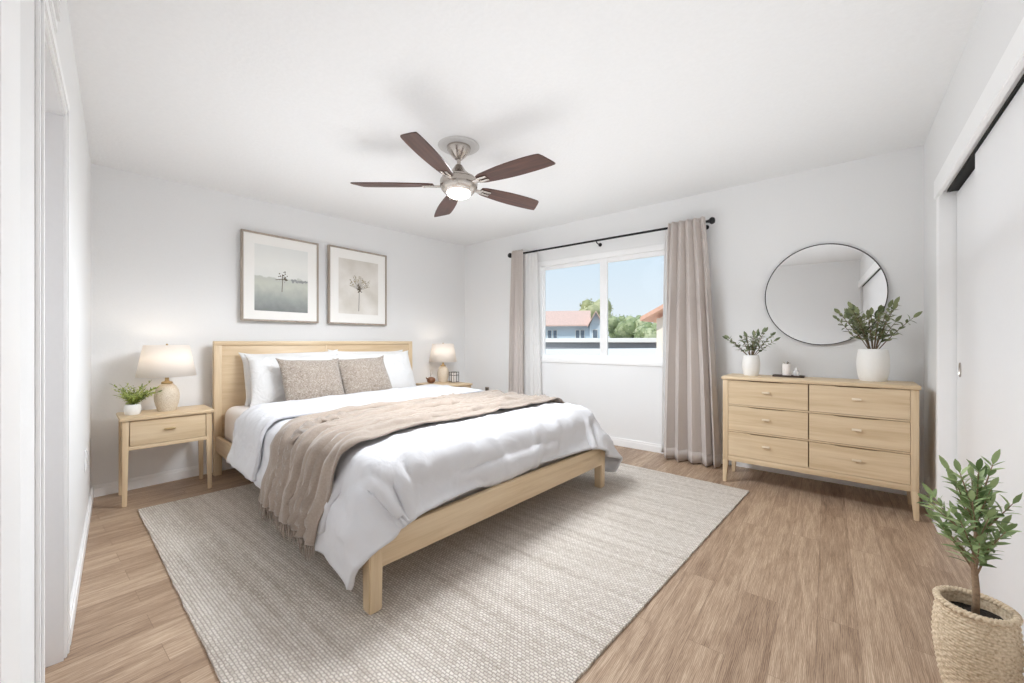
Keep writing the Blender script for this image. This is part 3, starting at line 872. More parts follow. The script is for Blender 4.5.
def sprig(fol, pts, ln, wd, rs, start=.25, gap=.03, ang=55, tip=True):
    """alternate pairs of leaves up a stem"""
    tot = sum((b - a).length for a, b in zip(pts, pts[1:])); s = tot * start; k = 0
    while s < tot:
        acc = 0
        for a, b in zip(pts, pts[1:]):
            l = (b - a).length
            if acc + l >= s:
                p = a.lerp(b, (s - acc) / l); d = (b - a).normalized(); break
            acc += l
        side = d.cross(Vector((rs.uniform(-.3, .3), rs.uniform(-.3, .3), 1))); side = side.normalized() if side.length > .05 else Vector((1, 0, 0))
        side = Matrix.Rotation((k % 2) * PI / 2 * rs.uniform(.4, 1.) + rs.uniform(-.3, .3), 3, d) @ side
        for sg in (1, -1):
            if rs.random() < .1: continue
            a = math.radians(ang + rs.uniform(-14, 14)); v = d * math.cos(a) + side * sg * math.sin(a)
            sc = rs.uniform(.75, 1.1) * (1 - .25 * (s / tot))
            add_leaf(fol, p, v, d + Vector((0, 0, .6)), ln * sc, wd * sc, .25, rs.uniform(0, .3))
        s += gap * rs.uniform(.8, 1.2); k += 1
    if tip: add_leaf(fol, pts[-1], pts[-1] - pts[-2], Vector((0, 1, .3)), ln, wd * .9)


def pot_profile(r, h, belly=.12, wall=.008):
    out = []
    for k in range(13):
        t = k / 12; out.append((r * (.62 + .38 * math.sin(PI * (.17 + .60 * t))), h * t))
    out[0] = (r * .78, .0); rt = out[-1][0]
    return [(.001, 0.)] + out[:1] + out + [(rt - wall * .4, h + .003), (rt - wall, h), (rt - wall, h * .86), (.001, h * .86)]


def vase_plant(name, label, loc, r, h, stems, leaf, wd, ln_st, spread, m, seed, gap, lean=.0, group=None):
    rs = random.Random(seed); t = thing(name, label, 'plant', loc, 0, group)
    obj('pot', add_lathe(bmesh.new(), pot_profile(r, h), 48), M['white_ceramic'], t, 50)
    obj('soil', add_lathe(bmesh.new(), [(.001, h * .87), (r * .4, h * .885), (r * .78, h * .87), (r * .78, h * .85), (.001, h * .85)], 32), M['soil'], t, 50)
    fol = bmesh.new()
    for k in range(stems):
        a = 2 * PI * k / stems + rs.uniform(-.3, .3); tilt = spread * (rs.uniform(.25, 1.) if k % 3 else rs.uniform(0, .35))
        d = Vector((math.cos(a) * tilt, math.sin(a) * tilt * .8, 1))
        st = curve_pts((math.cos(a) * r * .14, math.sin(a) * r * .14, h * .87), d, ln_st * rs.uniform(.75, 1.05), (math.cos(a) * .25, math.sin(a) * .2, -.05))
        b = bmesh.new(); add_tube(b, st, [.0035 - .0022 * i / 8 for i in range(9)], 6); obj('stem', b, M['stem'], t, 180)
        sprig(fol, st, leaf, wd, rs, .32, gap)
    obj('foliage', fol, m, t, 180)
    return t


# ------------------------------------------------------------------ dresser
DRX, DRY, DRZ = 3.385, -.505, rd(-2.0)
DW, DD, DH = 1.09, .345, .832
dr = thing('dresser', 'wide light oak six-drawer dresser standing under the round mirror', 'dresser', (DRX, DRY, 0), DRZ)
# local: x along the front, y back to the wall (front at y=0)
obj('top', box((-.008, -.012, DH - .026), (DW + .008, DD, DH), .006), M['oak_x'], dr, 40)
bz0, bz1 = .205, DH - .026
c = bmesh.new()
add_box(c, (.012, .012, bz0), (.032, DD - .004, bz1), .002); add_box(c, (DW - .032, .012, bz0), (DW - .012, DD - .004, bz1), .002)
add_box(c, (.02, DD - .02, bz0), (DW - .02, DD - .006, bz1), .002); add_box(c, (.02, .012, bz0), (DW - .02, DD - .01, bz0 + .016), .002)
obj('body', c, M['oak_x'], dr, 40)
obj('bottom_rail', box((.03, .002, .172), (DW - .03, .024, bz0 + .008), .003), M['oak_x'], dr, 40)
rows = 3; gap = .017; zt = bz1 - .004; zb = bz0 + .011; hh = (zt - zb - gap * (rows - 1)) / rows
mid = DW * .5
for ci, (xa, xb) in enumerate(((.040, mid - .0035), (mid + .0035, DW - .040))):
    for rI in range(rows):
        z0 = zb + rI * (hh + gap); z1 = z0 + hh
        b = bmesh.new()
        # front with a shallow finger scoop cut in its upper edge
        n_ = 28; xs = [xa + (xb - xa) * i / n_ for i in range(n_ + 1)]
        def topz(x, lo=xa, hi=xb, z=z1):
            tt = (x - lo) / (hi - lo); e = max(0., min(1., (min(tt - .26, .74 - tt)) / .05)); return z - .0045 * (e * e * (3 - 2 * e))
        fr = [[b.verts.new((x, yv, zz)) for x in xs for zz in (z0, topz(x))] for yv in (0., .02)]
        for i in range(n_):
            k = 2 * i
            b.faces.new((fr[0][k], fr[0][k + 2], fr[0][k + 3], fr[0][k + 1])); b.faces.new((fr[1][k], fr[1][k + 2], fr[1][k + 3], fr[1][k + 1]))
            b.faces.new((fr[0][k], fr[0][k + 2], fr[1][k + 2], fr[1][k])); b.faces.new((fr[0][k + 1], fr[0][k + 3], fr[1][k + 3], fr[1][k + 1]))
        for k in (0, 2 * n_): b.faces.new((fr[0][k], fr[0][k + 1], fr[1][k + 1], fr[1][k]))
        d = obj('drawer', b, M['oak_x'], dr)
        zz = (z0 + z1) / 2 + .012; xm = (xa + xb) / 2
        kb = bmesh.new(); add_box(kb, (xm - .024, -.020, zz - .006), (xm + .024, -.012, zz + .009), .003, 3); add_box(kb, (xm - .012, -.014, zz - .003), (xm + .012, .002, zz + .005), .002)
        obj('handle', kb, M['oak_knob'], d, 40)
c = bmesh.new(); add_box(c, (.03, .022, bz0 + .01), (DW - .03, .03, bz1), .001); obj('inner_frame', c, plain('drawer_gap_shade', lin(140, 112, 80), .7, var=.1), dr)  # darker brown backing stands in for shade between the drawers
for rI in (1, 2):
    zr = zb + rI * (hh + gap) - gap / 2
    obj('drawer_rail', box((.034, .003, zr - .0055), (DW - .034, .026, zr + .0055), .0015), M['oak_x'], dr, 40)
for x, kx in ((0, -1), (DW - .038, 1)):
    for y, ky in ((-.002, -1), (DD - .046, 1)):
        l = bmesh.new(); add_box(l, (x, y, .18), (x + .038, y + .042, DH - .026), .003); add_taper(l, (x, y, 0), (x + .038, y + .042, .182), .62, .003, (kx, ky))
        obj('leg', l, M['oak_z'], dr, 40)

vase_plant('potted_plant', 'small green sprig plant in white vase, left end of dresser', (3.552, -.30, DH), .063, .160, 14, .048, .022, .225, .95, M['leaf_olive'], 5, .022)
vase_plant('potted_plant', 'larger leafy plant in big white pot, right end of dresser', (4.28, -.29, DH), .088, .218, 16, .060, .027, .335, .72, M['leaf_zz'], 11, .027)

# tray and candle
tr = bmesh.new(); add_box(tr, (-.1, -.045, 0), (.1, .045, .008), .004, 2); 
for lo, hi in (((-.1, -.045, .004), (.1, -.039, .014)), ((-.1, .039, .004), (.1, .045, .014)), ((-.1, -.045, .004), (-.094, .045, .014)), ((.094, -.045, .004), (.1, .045, .014))): add_box(tr, lo, hi, .002)
TX, TY = 3.80, -.29
o = obj('tray', tr, plain('dark_brown_wood', lin(66, 52, 46), .5, var=.15), None, 40, (TX, TY, DH), rd(-2)); tag(o, 'small dark brown rectangular tray in the middle of the dresser', 'tray')
cdl = thing('candle', 'white pillar candle standing on the dark dresser tray', 'candle', (TX - .012, TY, DH + .008))
wax = plain('candle_wax', lin(240, 234, 230), .5, var=.01)
obj('wax', add_lathe(bmesh.new(), [(.001, 0), (.027, 0), (.028, .003), (.028, .088), (.026, .092), (.020, .090), (.001, .088)], 32), wax, cdl, 40)
w_ = bmesh.new(); add_tube(w_, [(0, 0, .086), (.001, 0, .1), (.005, 0, .112)], .0014, 6); obj('wick', w_, M['iron'], cdl, 180)
sp_ = bmesh.new(); rs = random.Random(2)
for k in range(5):
    a = k * 1.3; add_leaf(sp_, Vector((.012 * math.cos(a), .012 * math.sin(a), .089)), Vector((math.cos(a), math.sin(a), 1.4)), Vector((0, 0, 1)), .026, .010)
obj('sprig', sp_, leaf_mat('dried_leaf', lin(140, 136, 120), lin(178, 170, 156)), cdl, 180)
def clear_glass(name, tint=(1, 1, 1), k=.8):
    m, t, b = mat(name); L = t.links
    b.inputs['Base Color'].default_value = (*tint, 1); b.inputs['Roughness'].default_value = .05
    tr_ = N(t, 'ShaderNodeBsdfTransparent'); ms = N(t, 'ShaderNodeMixShader'); ms.inputs[0].default_value = k
    L.new(b.outputs[0], ms.inputs[1]); L.new(tr_.outputs[0], ms.inputs[2]); L.new(ms.outputs[0], t.nodes['Material Output'].inputs[0]); return m
o = obj('glass_votive', add_lathe(bmesh.new(), [(.001, 0), (.016, 0), (.019, .004), (.021, .03), (.016, .042), (.009, .05), (.008, .066), (.006, .066), (.007, .05), (.013, .042), (.018, .03), (.016, .006), (.001, .005)], 28), clear_glass('clear_glass', (.93, .92, .92), .55), None, 60, (TX + .048, TY + .004, DH + .008))
tag(o, 'tiny clear glass bottle beside the candle on the tray', 'bottle')

# ------------------------------------------------------------------ mirror
mr = thing('round_mirror', 'large round wall mirror with thin dark frame above the dresser', 'mirror', (4.0, 0, 1.475))
rx, rz_ = .383, .400
def disc(bm, y, k=1., seg=96): return [bm.verts.new((rx * k * math.cos(2 * PI * i / seg), y, rz_ * k * math.sin(2 * PI * i / seg))) for i in range(seg)]
b = bmesh.new(); a1 = disc(b, -.018, .988); a2 = disc(b, -.012, .988); b.faces.new(a1); b.faces.new(a2[::-1])
for i in range(96): b.faces.new((a1[i], a1[(i + 1) % 96], a2[(i + 1) % 96], a2[i]))
obj('mirror_glass', b, M['mirror'], mr)
b = bmesh.new(); pr = [(-.024, .984), (-.024, 1.), (-.003, 1.), (-.003, .984)]; rings = [disc(b, y, k) for y, k in pr]
for r0, r1 in zip(rings, rings[1:] + rings[:1]):
    for i in range(96): b.faces.new((r0[i], r0[(i + 1) % 96], r1[(i + 1) % 96], r1[i]))
obj('mirror_frame', b, plain('gunmetal_frame', lin(82, 80, 80), .4, .7, var=.05), mr, 50)

# ------------------------------------------------------------------ framed pictures
M['frame_wood'] = wood('pale_taupe_frame', 2, lin(142, 130, 118), lin(168, 155, 142), lin(186, 174, 160))
M['mount'] = plain('mount_board', lin(244, 242, 238), .8, bump=.02, var=.004)


def art_meadow():
    m, t, b = mat('misty_meadow_print'); L = t.links
    co = N(t, 'ShaderNodeTexCoord'); se = N(t, 'ShaderNodeSeparateXYZ'); L.new(co.outputs['Object'], se.inputs[0])
    n = N(t, 'ShaderNodeTexNoise'); n.inputs['Scale'].default_value = 14; n.inputs['Detail'].default_value = 8; L.new(co.outputs['Object'], n.inputs['Vector'])
    md = N(t, 'ShaderNodeMath', operation='MULTIPLY_ADD'); md.inputs[1].default_value = .12; md.inputs[2].default_value = -.06; L.new(n.outputs['Fac'], md.inputs[0])
    ad = N(t, 'ShaderNodeMath', operation='ADD'); L.new(se.outputs['Z'], ad.inputs[0]); L.new(md.outputs[0], ad.inputs[1])
    mr_ = N(t, 'ShaderNodeMapRange'); mr_.inputs[1].default_value = -.3; mr_.inputs[2].default_value = .3; L.new(ad.outputs[0], mr_.inputs[0])
    r = ramp(t, [(0., lin(126, 130, 128)), (.18, lin(160, 164, 160)), (.40, lin(200, 203, 192)), (.505, lin(196, 198, 190)), (.53, lin(228, 229, 225)), (.7, lin(236, 236, 231)), (1., lin(230, 231, 228))])
    L.new(mr_.outputs[0], r.inputs[0]); L.new(r.outputs[0], b.inputs['Base Color']); b.inputs['Roughness'].default_value = .6
    return m


def art_flower():
    m, t, b = mat('pale_botanical_print'); L = t.links
    co = N(t, 'ShaderNodeTexCoord'); n = N(t, 'ShaderNodeTexNoise'); n.inputs['Scale'].default_value = 5; n.inputs['Detail'].default_value = 6; L.new(co.outputs['Object'], n.inputs['Vector'])
    r = ramp(t, [(.3, lin(212, 206, 196)), (.7, lin(234, 230, 224))]); L.new(n.outputs['Fac'], r.inputs[0]); L.new(r.outputs[0], b.inputs['Base Color']); b.inputs['Roughness'].default_value = .6
    return m


def picture(label, yc, w, h, zc, art, aw, ah, azc, ink):
    t = thing('framed_picture', label, 'picture', (.0, yc, zc), 0, 'framed prints above the headboard')
    b = bmesh.new(); fw = .017
    add_box(b, (.003, -w / 2, -h / 2), (.032, -w / 2 + fw, h / 2), .002); add_box(b, (.003, w / 2 - fw, -h / 2), (.032, w / 2, h / 2), .002)
    add_box(b, (.0034, -w / 2 + .002, -h / 2), (.0316, w / 2 - .002, -h / 2 + fw), .002); add_box(b, (.0034, -w / 2 + .002, h / 2 - fw), (.0316, w / 2 - .002, h / 2), .002)
    obj('picture_frame', b, M['frame_wood'], t, 40)
    obj('mount', box((.012, -w / 2 + .012, -h / 2 + .012), (.022, w / 2 - .012, h / 2 - .012)), M['mount'], t)
    p = obj('print', box((.0218, -aw / 2, azc - ah / 2), (.0228, aw / 2, azc + ah / 2)), art, t)
    for k, (name, bm_, m_) in enumerate(ink()): obj(name, bm_, m_, p, 180)
    return t


def blot(bm, y, z, r, rs):
    n = 7; c = bm.verts.new((.0232, y, z)); v = [bm.verts.new((.0231, y + r * rs.uniform(.6, 1.2) * math.cos(2 * PI * i / n), z + r * rs.uniform(.5, 1.1) * math.sin(2 * PI * i / n))) for i in range(n)]
    for i in range(n): bm.faces.new((c, v[i], v[(i + 1) % n]))
def stroke(bm, pts, w):
    for a, b in zip(pts, pts[1:]):
        a = Vector(a); b = Vector(b); d = (b - a).normalized(); s = Vector((-d.y, d.x)) * w / 2
        bm.faces.new([bm.verts.new((.0231, q.x, q.y)) for q in (a - s, b - s, b + s, a + s)])
INK1 = plain('ink_brown', lin(92, 80, 62), .7, var=.3); INK2 = plain('ink_grey', lin(150, 152, 150), .7, var=.15); INK3 = plain('ink_olive', lin(170, 158, 130), .7, var=.2)


def ink_meadow():
    rs = random.Random(4); b = bmesh.new()
    stroke(b, [(-.004, -.12), (0, -.04), (0, .045)], .006); stroke(b, [(-.06, -.012), (-.02, -.002), (.045, .0)], .006)
    for k in range(26): blot(b, rs.gauss(0, .022), rs.gauss(.03, .025), rs.uniform(.003, .008), rs)
    for k in range(10): blot(b, .03 + rs.gauss(0, .01), .0 + rs.gauss(0, .004), .006, rs)
    g = bmesh.new()
    for k in range(40): blot(g, rs.uniform(.085, .225), -.008 + rs.gauss(0, .006), rs.uniform(.006, .013), rs)
    return [('tree_drawing', b, INK1), ('treeline', g, INK2)]


def ink_flower():
    rs = random.Random(9); b = bmesh.new(); f = bmesh.new()
    stroke(b, [(-.005, -.26), (0, -.1), (0, .0)], .006)
    for k in range(15):
        a = PI * (.06 + .88 * k / 14); l = rs.uniform(.08, .15)
        stroke(b, [(0, -.03), (.5 * l * math.cos(a), -.02 + .55 * l * math.sin(a)), (l * math.cos(a), -.01 + l * math.sin(a) * 1.15)], .003)
        for q in range(5): blot(f, l * math.cos(a) * rs.uniform(.6, 1.1), -.01 + l * math.sin(a) * 1.15 * rs.uniform(.6, 1.1), rs.uniform(.004, .009), rs)
    for k in range(16): blot(b, rs.gauss(.0, .012), rs.gauss(-.02, .022), .008, rs)
    return [('flower_drawing', b, INK1), ('petals', f, INK3)]
picture('framed misty meadow print, the left picture above the headboard', -2.418, .674, .80, 1.688, art_meadow(), .465, .60, -.004, ink_meadow)
picture('framed dried flower print, the right picture above the headboard', -1.637, .686, .812, 1.694, art_flower(), .467, .585, .0, ink_flower)

# ------------------------------------------------------------------ curtains and rod
ry, rz0 = -.09, 2.19
rod = thing('curtain_rod', 'thin black curtain rod with round end knobs above the window', 'curtain rod', (0, 0, 0))
b = bmesh.new(); add_tube(b, [(.92, ry, rz0), (2.1, ry, rz0), (3.2, ry, rz0)], .011, 12); obj('rod', b, M['iron'], rod, 180)
for x, s in ((.92, -1), (3.2, 1)):
    b = bmesh.new(); add_lathe(b, [(.001, -.03), (.012, -.03), (.016, -.024), (.013, -.018), (.022, -.012), (.031, 0), (.031, .012), (.022, .028), (.001, .034)], 24)
    bmesh.ops.transform(b, matrix=Matrix.Translation((x + s * .015, ry, rz0)) @ Matrix.Rotation(s * PI / 2, 4, 'Y'), verts=b.verts[:]); obj('finial', b, M['iron'], rod, 50)
for x in (.96, 2.09, 3.16):
    b = bmesh.new(); add_tube(b, [(x, -.001, rz0 - .03), (x, -.05, rz0 - .03), (x, -.088, rz0 - .022), (x, ry, rz0 - .01)], .006, 8); add_lathe(b, [(.001, 0), (.02, 0), (.02, .006), (.001, .008)], 20, (0, 0, 0))
    for v in b.verts:
        if abs(v.co.x) < .03 and abs(v.co.y) < .03 and v.co.z < .02: v.co = Vector((x + v.co.x, -v.co.z, rz0 - .03 + v.co.y))
    obj('bracket', b, M['iron'], rod, 50)


def curtain(name, label, m, xt, xb, ztop, zbot, folds, amp, ampb, yt, yb, seed, th=.004, hem=True):
    rs = random.Random(seed); n = folds * 16 + 1; k = 46; P = np.zeros((n, k, 3))
    ph = [rs.uniform(-1.1, 1.1) for _ in range(folds + 2)]; aw = [rs.uniform(.35, 1.4) for _ in range(folds + 2)]; dr_ = [rs.uniform(-1, 1) for _ in range(folds + 2)]
    for i in range(n):
        u = i / (n - 1); f = u * folds; fi = int(f); w = f - fi
        am = aw[fi] * (1 - w) + aw[fi + 1] * w; pp = ph[fi] * (1 - w) + ph[fi + 1] * w; dd = dr_[fi] * (1 - w) + dr_[fi + 1] * w
        for j in range(k):
            v = j / (k - 1); z = ztop + (zbot - ztop) * v
            x0 = xt[0] + (xb[0] - xt[0]) * v ** .8; x1 = xt[1] + (xb[1] - xt[1]) * v ** .8
            a = (amp + (ampb - amp) * v) * (1 + (am - 1) * min(1, v * 2.2))
            phase = 2 * PI * f + pp * min(1, v * 1.6) * 1.6
            s = math.sin(phase); s = math.copysign(abs(s) ** .8, s)
            y = yt + (yb - yt) * v + a * s + .006 * noise.noise(Vector((u * 8, v * 5, seed)))
            x = x0 + (x1 - x0) * u + .010 * dd * v + .35 * a * math.sin(2 * phase) * .5
            P[i, j] = (x, y, z + .004 * math.sin(phase * .5 + seed) * (v > .98))
    o = obj(name, grid_bm(P), m, None, 180); solidify(o, th, 0)
    tag(o, label, 'curtain', 'curtains hanging from the rod')
    if hem:
        q = []
        for j in (k - 3, k - 2, k - 1): q.append(P[:, j] + np.array([0, -.0035, 0]))
        h = obj('hem', grid_bm(np.stack(q, 1)), m, o, 180); solidify(h, .003, 0)
    return o
curtain('sheer_curtain', 'narrow white sheer curtain at the left edge of the window', M['sheer'], (1.10, 1.30), (1.10, 1.36), 2.215, .03, 4, .016, .024, -.075, -.075, 3, .0015)
curtain('drape', 'taupe drape bunched at the left end of the curtain rod', M['drape'], (.955, 1.13), (.93, 1.15), 2.225, .03, 4, .022, .038, -.128, -.135, 1)
curtain('sheer_curtain', 'narrow white sheer curtain between the window and right drape', M['sheer'], (2.80, 2.93), (2.775, 2.90), 2.20, .03, 3, .014, .02, -.07, -.07, 4, .0015)
curtain('drape', 'wide taupe drape on the right, beside the dresser', M['drape'], (2.85, 3.17), (2.80, 3.30), 2.225, .012, 5, .024, .055, -.128, -.175, 6)

# ------------------------------------------------------------------ ceiling fan
FX, FY = 2.097, -2.137; FC = cz(FX, FY)
fan = thing('ceiling_fan', 'brushed nickel ceiling fan with five dark wood blades and a lit bowl', 'ceiling fan', (FX, FY, FC))
obj('ceiling_plate', add_lathe(bmesh.new(), [(.05, .0), (.130, .0), (.138, -.004), (.132, -.009), (.11, -.011), (.05, -.012)], 48, close=False), plain('plaster_patch', lin(208, 206, 204), .8, bump=.8, scale=80, var=.03), fan, 40)
obj('canopy', add_lathe(bmesh.new(), [(.001, -.002), (.078, -.002), (.08, -.014), (.077, -.03), (.05, -.066), (.032, -.084), (.026, -.09), (.001, -.09)], 40), M['nickel'], fan, 40)
obj('downrod', add_lathe(bmesh.new(), [(.001, -.08), (.013, -.08), (.013, -.16), (.024, -.163), (.026, -.176), (.001, -.18)], 24), M['nickel'], fan, 40)
zz = lambda z: z - FC
mh = bmesh.new(); add_lathe(mh, [(.001, zz(2.285)), (.024, zz(2.283)), (.032, zz(2.270)), (.045, zz(2.25)), (.066, zz(2.228)), (.086, zz(2.214)), (.097, zz(2.203)), (.112, zz(2.198)), (.112, zz(2.19))], 48, close=False)
obj('motor_cover', mh, M['nickel'], fan, 40)
mb = bmesh.new(); add_lathe(mb, [(.112, zz(2.193)), (.126, zz(2.18)), (.130, zz(2.165)), (.128, zz(2.14)), (.118, zz(2.12)), (.104, zz(2.104)), (.09, zz(2.10)), (.001, zz(2.10))], 60, rfun=lambda r, z, a: r * (.95 + .022 * abs(math.cos(7.5 * a))))
obj('motor_housing', mb, M['nickel'], fan, 50)
lb = bmesh.new(); add_lathe(lb, [(.080, zz(2.108)), (.080, zz(2.10)), (.074, zz(2.084)), (.056, zz(2.073)), (.03, zz(2.068)), (.001, zz(2.067))], 40)
obj('light_bowl', lb, emit('lit_frosted_glass', (1, .95, .88), 9.), fan, 180)
ZB = zz(2.152)
for az in (-66, 4, 75, 148, 219):
    R_ = Matrix.Rotation(rd(az), 4, 'Z') @ Matrix.Translation((0, 0, ZB)) @ Matrix.Rotation(rd(-11), 4, 'X')
    b = bmesh.new(); n_ = 22; prof = []
    for i in range(n_ + 1):
        t_ = i / n_; x = .175 + .500 * t_; w = .046 + .026 * math.sin(PI * min(1, t_ * .62 + .05)) ** 1. * 1. if t_ < .96 else .066
        w = .043 + .027 * math.sin(PI * .5 * min(1, t_ / .62)) - .008 * max(0, (t_ - .7) / .3) ** 2
        prof.append((x, w))
    prof[0] = (.168, .034)
    top = []; bot = []
    for i_, (x, w) in enumerate(prof):
        rw = []
        for sj in (-1, -.92, -.5, 0, .5, .92, 1):
            e = .006 * (1 - abs(sj) ** 8) if i_ == len(prof) - 1 else 0.
            kx = (x - .168) / (.70 - .168); rw.append((x + e + .030 * sj * max(0, kx - .75) / .25, sj * w * (1 if i_ < len(prof) - 1 else .97)))
        top.append([b.verts.new((x_, y_, .0035)) for x_, y_ in rw]); bot.append([b.verts.new((x_, y_, -.0035)) for x_, y_ in rw])
    for L_ in (top, bot):
        for i in range(len(L_) - 1):
            for j in range(6): b.faces.new((L_[i][j], L_[i + 1][j], L_[i + 1][j + 1], L_[i][j + 1]))
    for i in range(len(top) - 1):
        for j in (0, 6): b.faces.new((top[i][j], top[i + 1][j], bot[i + 1][j], bot[i][j]))
    for i in (0, len(top) - 1):
        for j in range(6): b.faces.new((top[i][j], top[i][j + 1], bot[i][j + 1], bot[i][j]))
    bo = obj('blade', b, M['walnut'], fan, 40); bo.matrix_local = R_
    a = bmesh.new(); add_box(a, (.095, -.017, -.014), (.18, .017, -.004), .004); add_box(a, (.165, -.026, -.0125), (.245, -.006, -.0032), .004); add_box(a, (.165, .006, -.0125), (.245, .026, -.0032), .004)
    for sx, sy in ((.235, -.016), (.235, .016), (.19, 0)): add_lathe(a, [(.001, -.016), (.005, -.015), (.006, -.012)], 10, (sx, sy, 0), close=False)
    obj('blade_bracket', a, M['nickel'], bo, 40)
fl_ = light('fan_lamp', 'SPOT', (FX, FY, 2.05), 172, (.90, .95, 1), .34)
fl_.data.spot_size = math.radians(179); fl_.data.spot_blend = .55


# ------------------------------------------------------------------ small things on the nightstands
fe = thing('potted_fern', 'small leafy green fern in a white bowl on the left nightstand', 'plant', (.235, -3.435, .594))
fe.location = (.232, -3.475, .594)
obj('pot', add_lathe(bmesh.new(), pot_profile(.046, .07), 36), M['white_ceramic'], fe, 50)
obj('soil', add_lathe(bmesh.new(), [(.001, .062), (.034, .061), (.034, .058), (.001, .058)], 24), M['soil'], fe, 50)
rs = random.Random(21); fol = bmesh.new()
for k in range(34):
    a = rs.uniform(0, 2 * PI); tl = rs.uniform(.05, .85)
    st = curve_pts((rs.uniform(-.012, .012), rs.uniform(-.012, .012), .06), (math.cos(a) * tl, math.sin(a) * tl, 1), rs.uniform(.11, .18), (math.cos(a) * .5, math.sin(a) * .5, -.35))
    add_tube(fol, st, .0011, 4); sprig(fol, st, .028, .011, rs, .2, .012, 55)
obj('foliage', fol, M['leaf_fern'], fe, 180)

# small brown pot with a twig, beside the far lamp
vb = thing('bud_vase', 'little brown pot with a twig beside the far lamp', 'vase', (.225, -.80, .594))
brn = plain('copper_brown_glaze', lin(134, 92, 66), .35, .3, var=.15, scale=50)
obj('vase', add_lathe(bmesh.new(), [(.001, 0), (.025, 0), (.045, .015), (.053, .036), (.047, .058), (.026, .072), (.02, .074), (.014, .072), (.001, .06)], 32), brn, vb, 60)
b = bmesh.new(); add_tube(b, [(0, 0, .06), (-.004, -.006, .11), (.004, -.012, .165)], [.003, .0024, .001], 6); add_tube(b, [(-.002, -.004, .09), (.006, .02, .13)], [.002, .001], 6); obj('twig', b, M['stem'], vb, 180)
b = bmesh.new(); add_tube(b, [(0, -.045, .05), (0, -.072, .066), (0, -.078, .072)], [.010, .007, .005], 10); obj('spout', b, brn, vb, 180)
ln = thing('candle_lantern', 'small white candle in a dark wire stand beside the far lamp', 'candle holder', (.36, -.545, .594))
b = bmesh.new()
for sx in (-1, 1):
    for sy in (-1, 1): add_tube(b, [(sx * .042, sy * .042, 0), (sx * .042, sy * .042, .13)], .0032, 6)
for z in (.004, .088, .126):
    for sx in (-1, 1):
        add_tube(b, [(sx * .042, -.042, z), (sx * .042, .042, z)], .003, 6); add_tube(b, [(-.042, sx * .042, z), (.042, sx * .042, z)], .003, 6)
add_tube(b, [(0.042, 0, .0), (0.042, 0, .13)], .0035, 6); add_tube(b, [(0, -.042, .0), (0, -.042, .13)], .0035, 6)
obj('wire_stand', b, plain('bronze_wire', lin(66, 58, 52), .5, .5, var=.1), ln, 180)
obj('candle', add_lathe(bmesh.new(), [(.001, .004), (.034, .004), (.035, .008), (.035, .112), (.031, .118), (.001, .114)], 28), wax, ln, 40)
b = bmesh.new(); add_tube(b, [(0, 0, .112), (.002, 0, .134)], .0016, 6); obj('wick', b, M['iron'], ln, 180)


# outlets, vent
def outlet(name, label, P0, D, Nn, s, z, m, mm):
    o = obj(name, panel(bmesh.new(), P0, D, Nn, s - .036, s + .036, z - .058, z + .058, -.006, -.0005, .002), m); tag(o, label, 'outlet')
    b = bmesh.new()
    for dz in (-.026, .026): panel(b, P0, D, Nn, s - .017, s + .017, z + dz - .017, z + dz + .017, -.009, -.005, .003)
    obj('socket', b, mm, o)
    return o
outlet('wall_outlet', 'dark wall outlet low in the far corner beside the curtain', B0, BD, BN, .43, .43, plain('bronze_plate', lin(150, 140, 130), .5, .2, var=.05), plain('socket_brown', lin(84, 76, 70), .5, var=.05))
outlet('wall_outlet', 'white wall outlet low on the left wall beyond the doorway', L0, LD, LN, .78, .43, M['trim'], M['door'])
v = bmesh.new(); panel(v, L0, LD, LN, 2.36, 2.76, 1.985, 2.23, -.012, 0., .003)
vo = obj('air_vent', v, M['trim'], None, 40); tag(vo, 'white air vent grille above the left doorway', 'vent')
v = bmesh.new()
for k in range(9): panel(v, L0, LD, LN, 2.385, 2.735, 2.008 + k * .023, 2.018 + k * .023, -.019, -.010, .001)
obj('grille', v, M['door'], vo, 40)

# ------------------------------------------------------------------ tree in the basket
BX, BY, BR, BH = 4.392, -2.140, .086, .285
bk = thing('basket_plant', 'young leafy tree in a woven seagrass basket by the closet door', 'plant', (BX, BY, 0), 0)


def weave_mat():
    m, t, b = mat('seagrass_weave'); L = t.links
    co = N(t, 'ShaderNodeTexCoord'); n = N(t, 'ShaderNodeTexNoise'); n.inputs['Scale'].default_value = 130; n.inputs['Detail'].default_value = 4; L.new(co.outputs['Object'], n.inputs['Vector'])
    r = ramp(t, [(.28, lin(176, 152, 122)), (.5, lin(214, 194, 166)), (.75, lin(236, 221, 198))]); L.new(n.outputs['Fac'], r.inputs[0]); L.new(r.outputs[0], b.inputs['Base Color'])
    b.inputs['Roughness'].default_value = .8
    bp = N(t, 'ShaderNodeBump'); bp.inputs['Strength'].default_value = .5; bp.inputs['Distance'].default_value = .003; L.new(n.outputs['Fac'], bp.inputs['Height']); L.new(bp.outputs[0], b.inputs['Normal'])
    return m
M['weave'] = weave_mat()
rowsN = 33; prof = []; sub = 6
def brad(t): return BR * (.58 + .50 * math.sin(PI * (.13 + .55 * t)) - .10 * max(0, t - .6))
for k in range(rowsN * sub + 1):
    t_ = k / (rowsN * sub); prof.append((brad(t_), BH * t_))
pitch = BH / rowsN
def rf_(r, z, a):
    row = min(rowsN - 1, int(z / pitch)); ph = z / pitch - row
    coil = math.sin(PI * min(1, max(0, ph))) ** .6
    over = .5 + .5 * math.cos(a * 22 + PI * (row % 2))
    return r + .0045 * coil * (.25 + .75 * over) - .002
wb = bmesh.new(); add_lathe(wb, prof, 176, rfun=rf_, close=False)
add_lathe(wb, [(brad(1) - .010, BH * .6), (brad(1) - .008, BH)], 60, close=False)
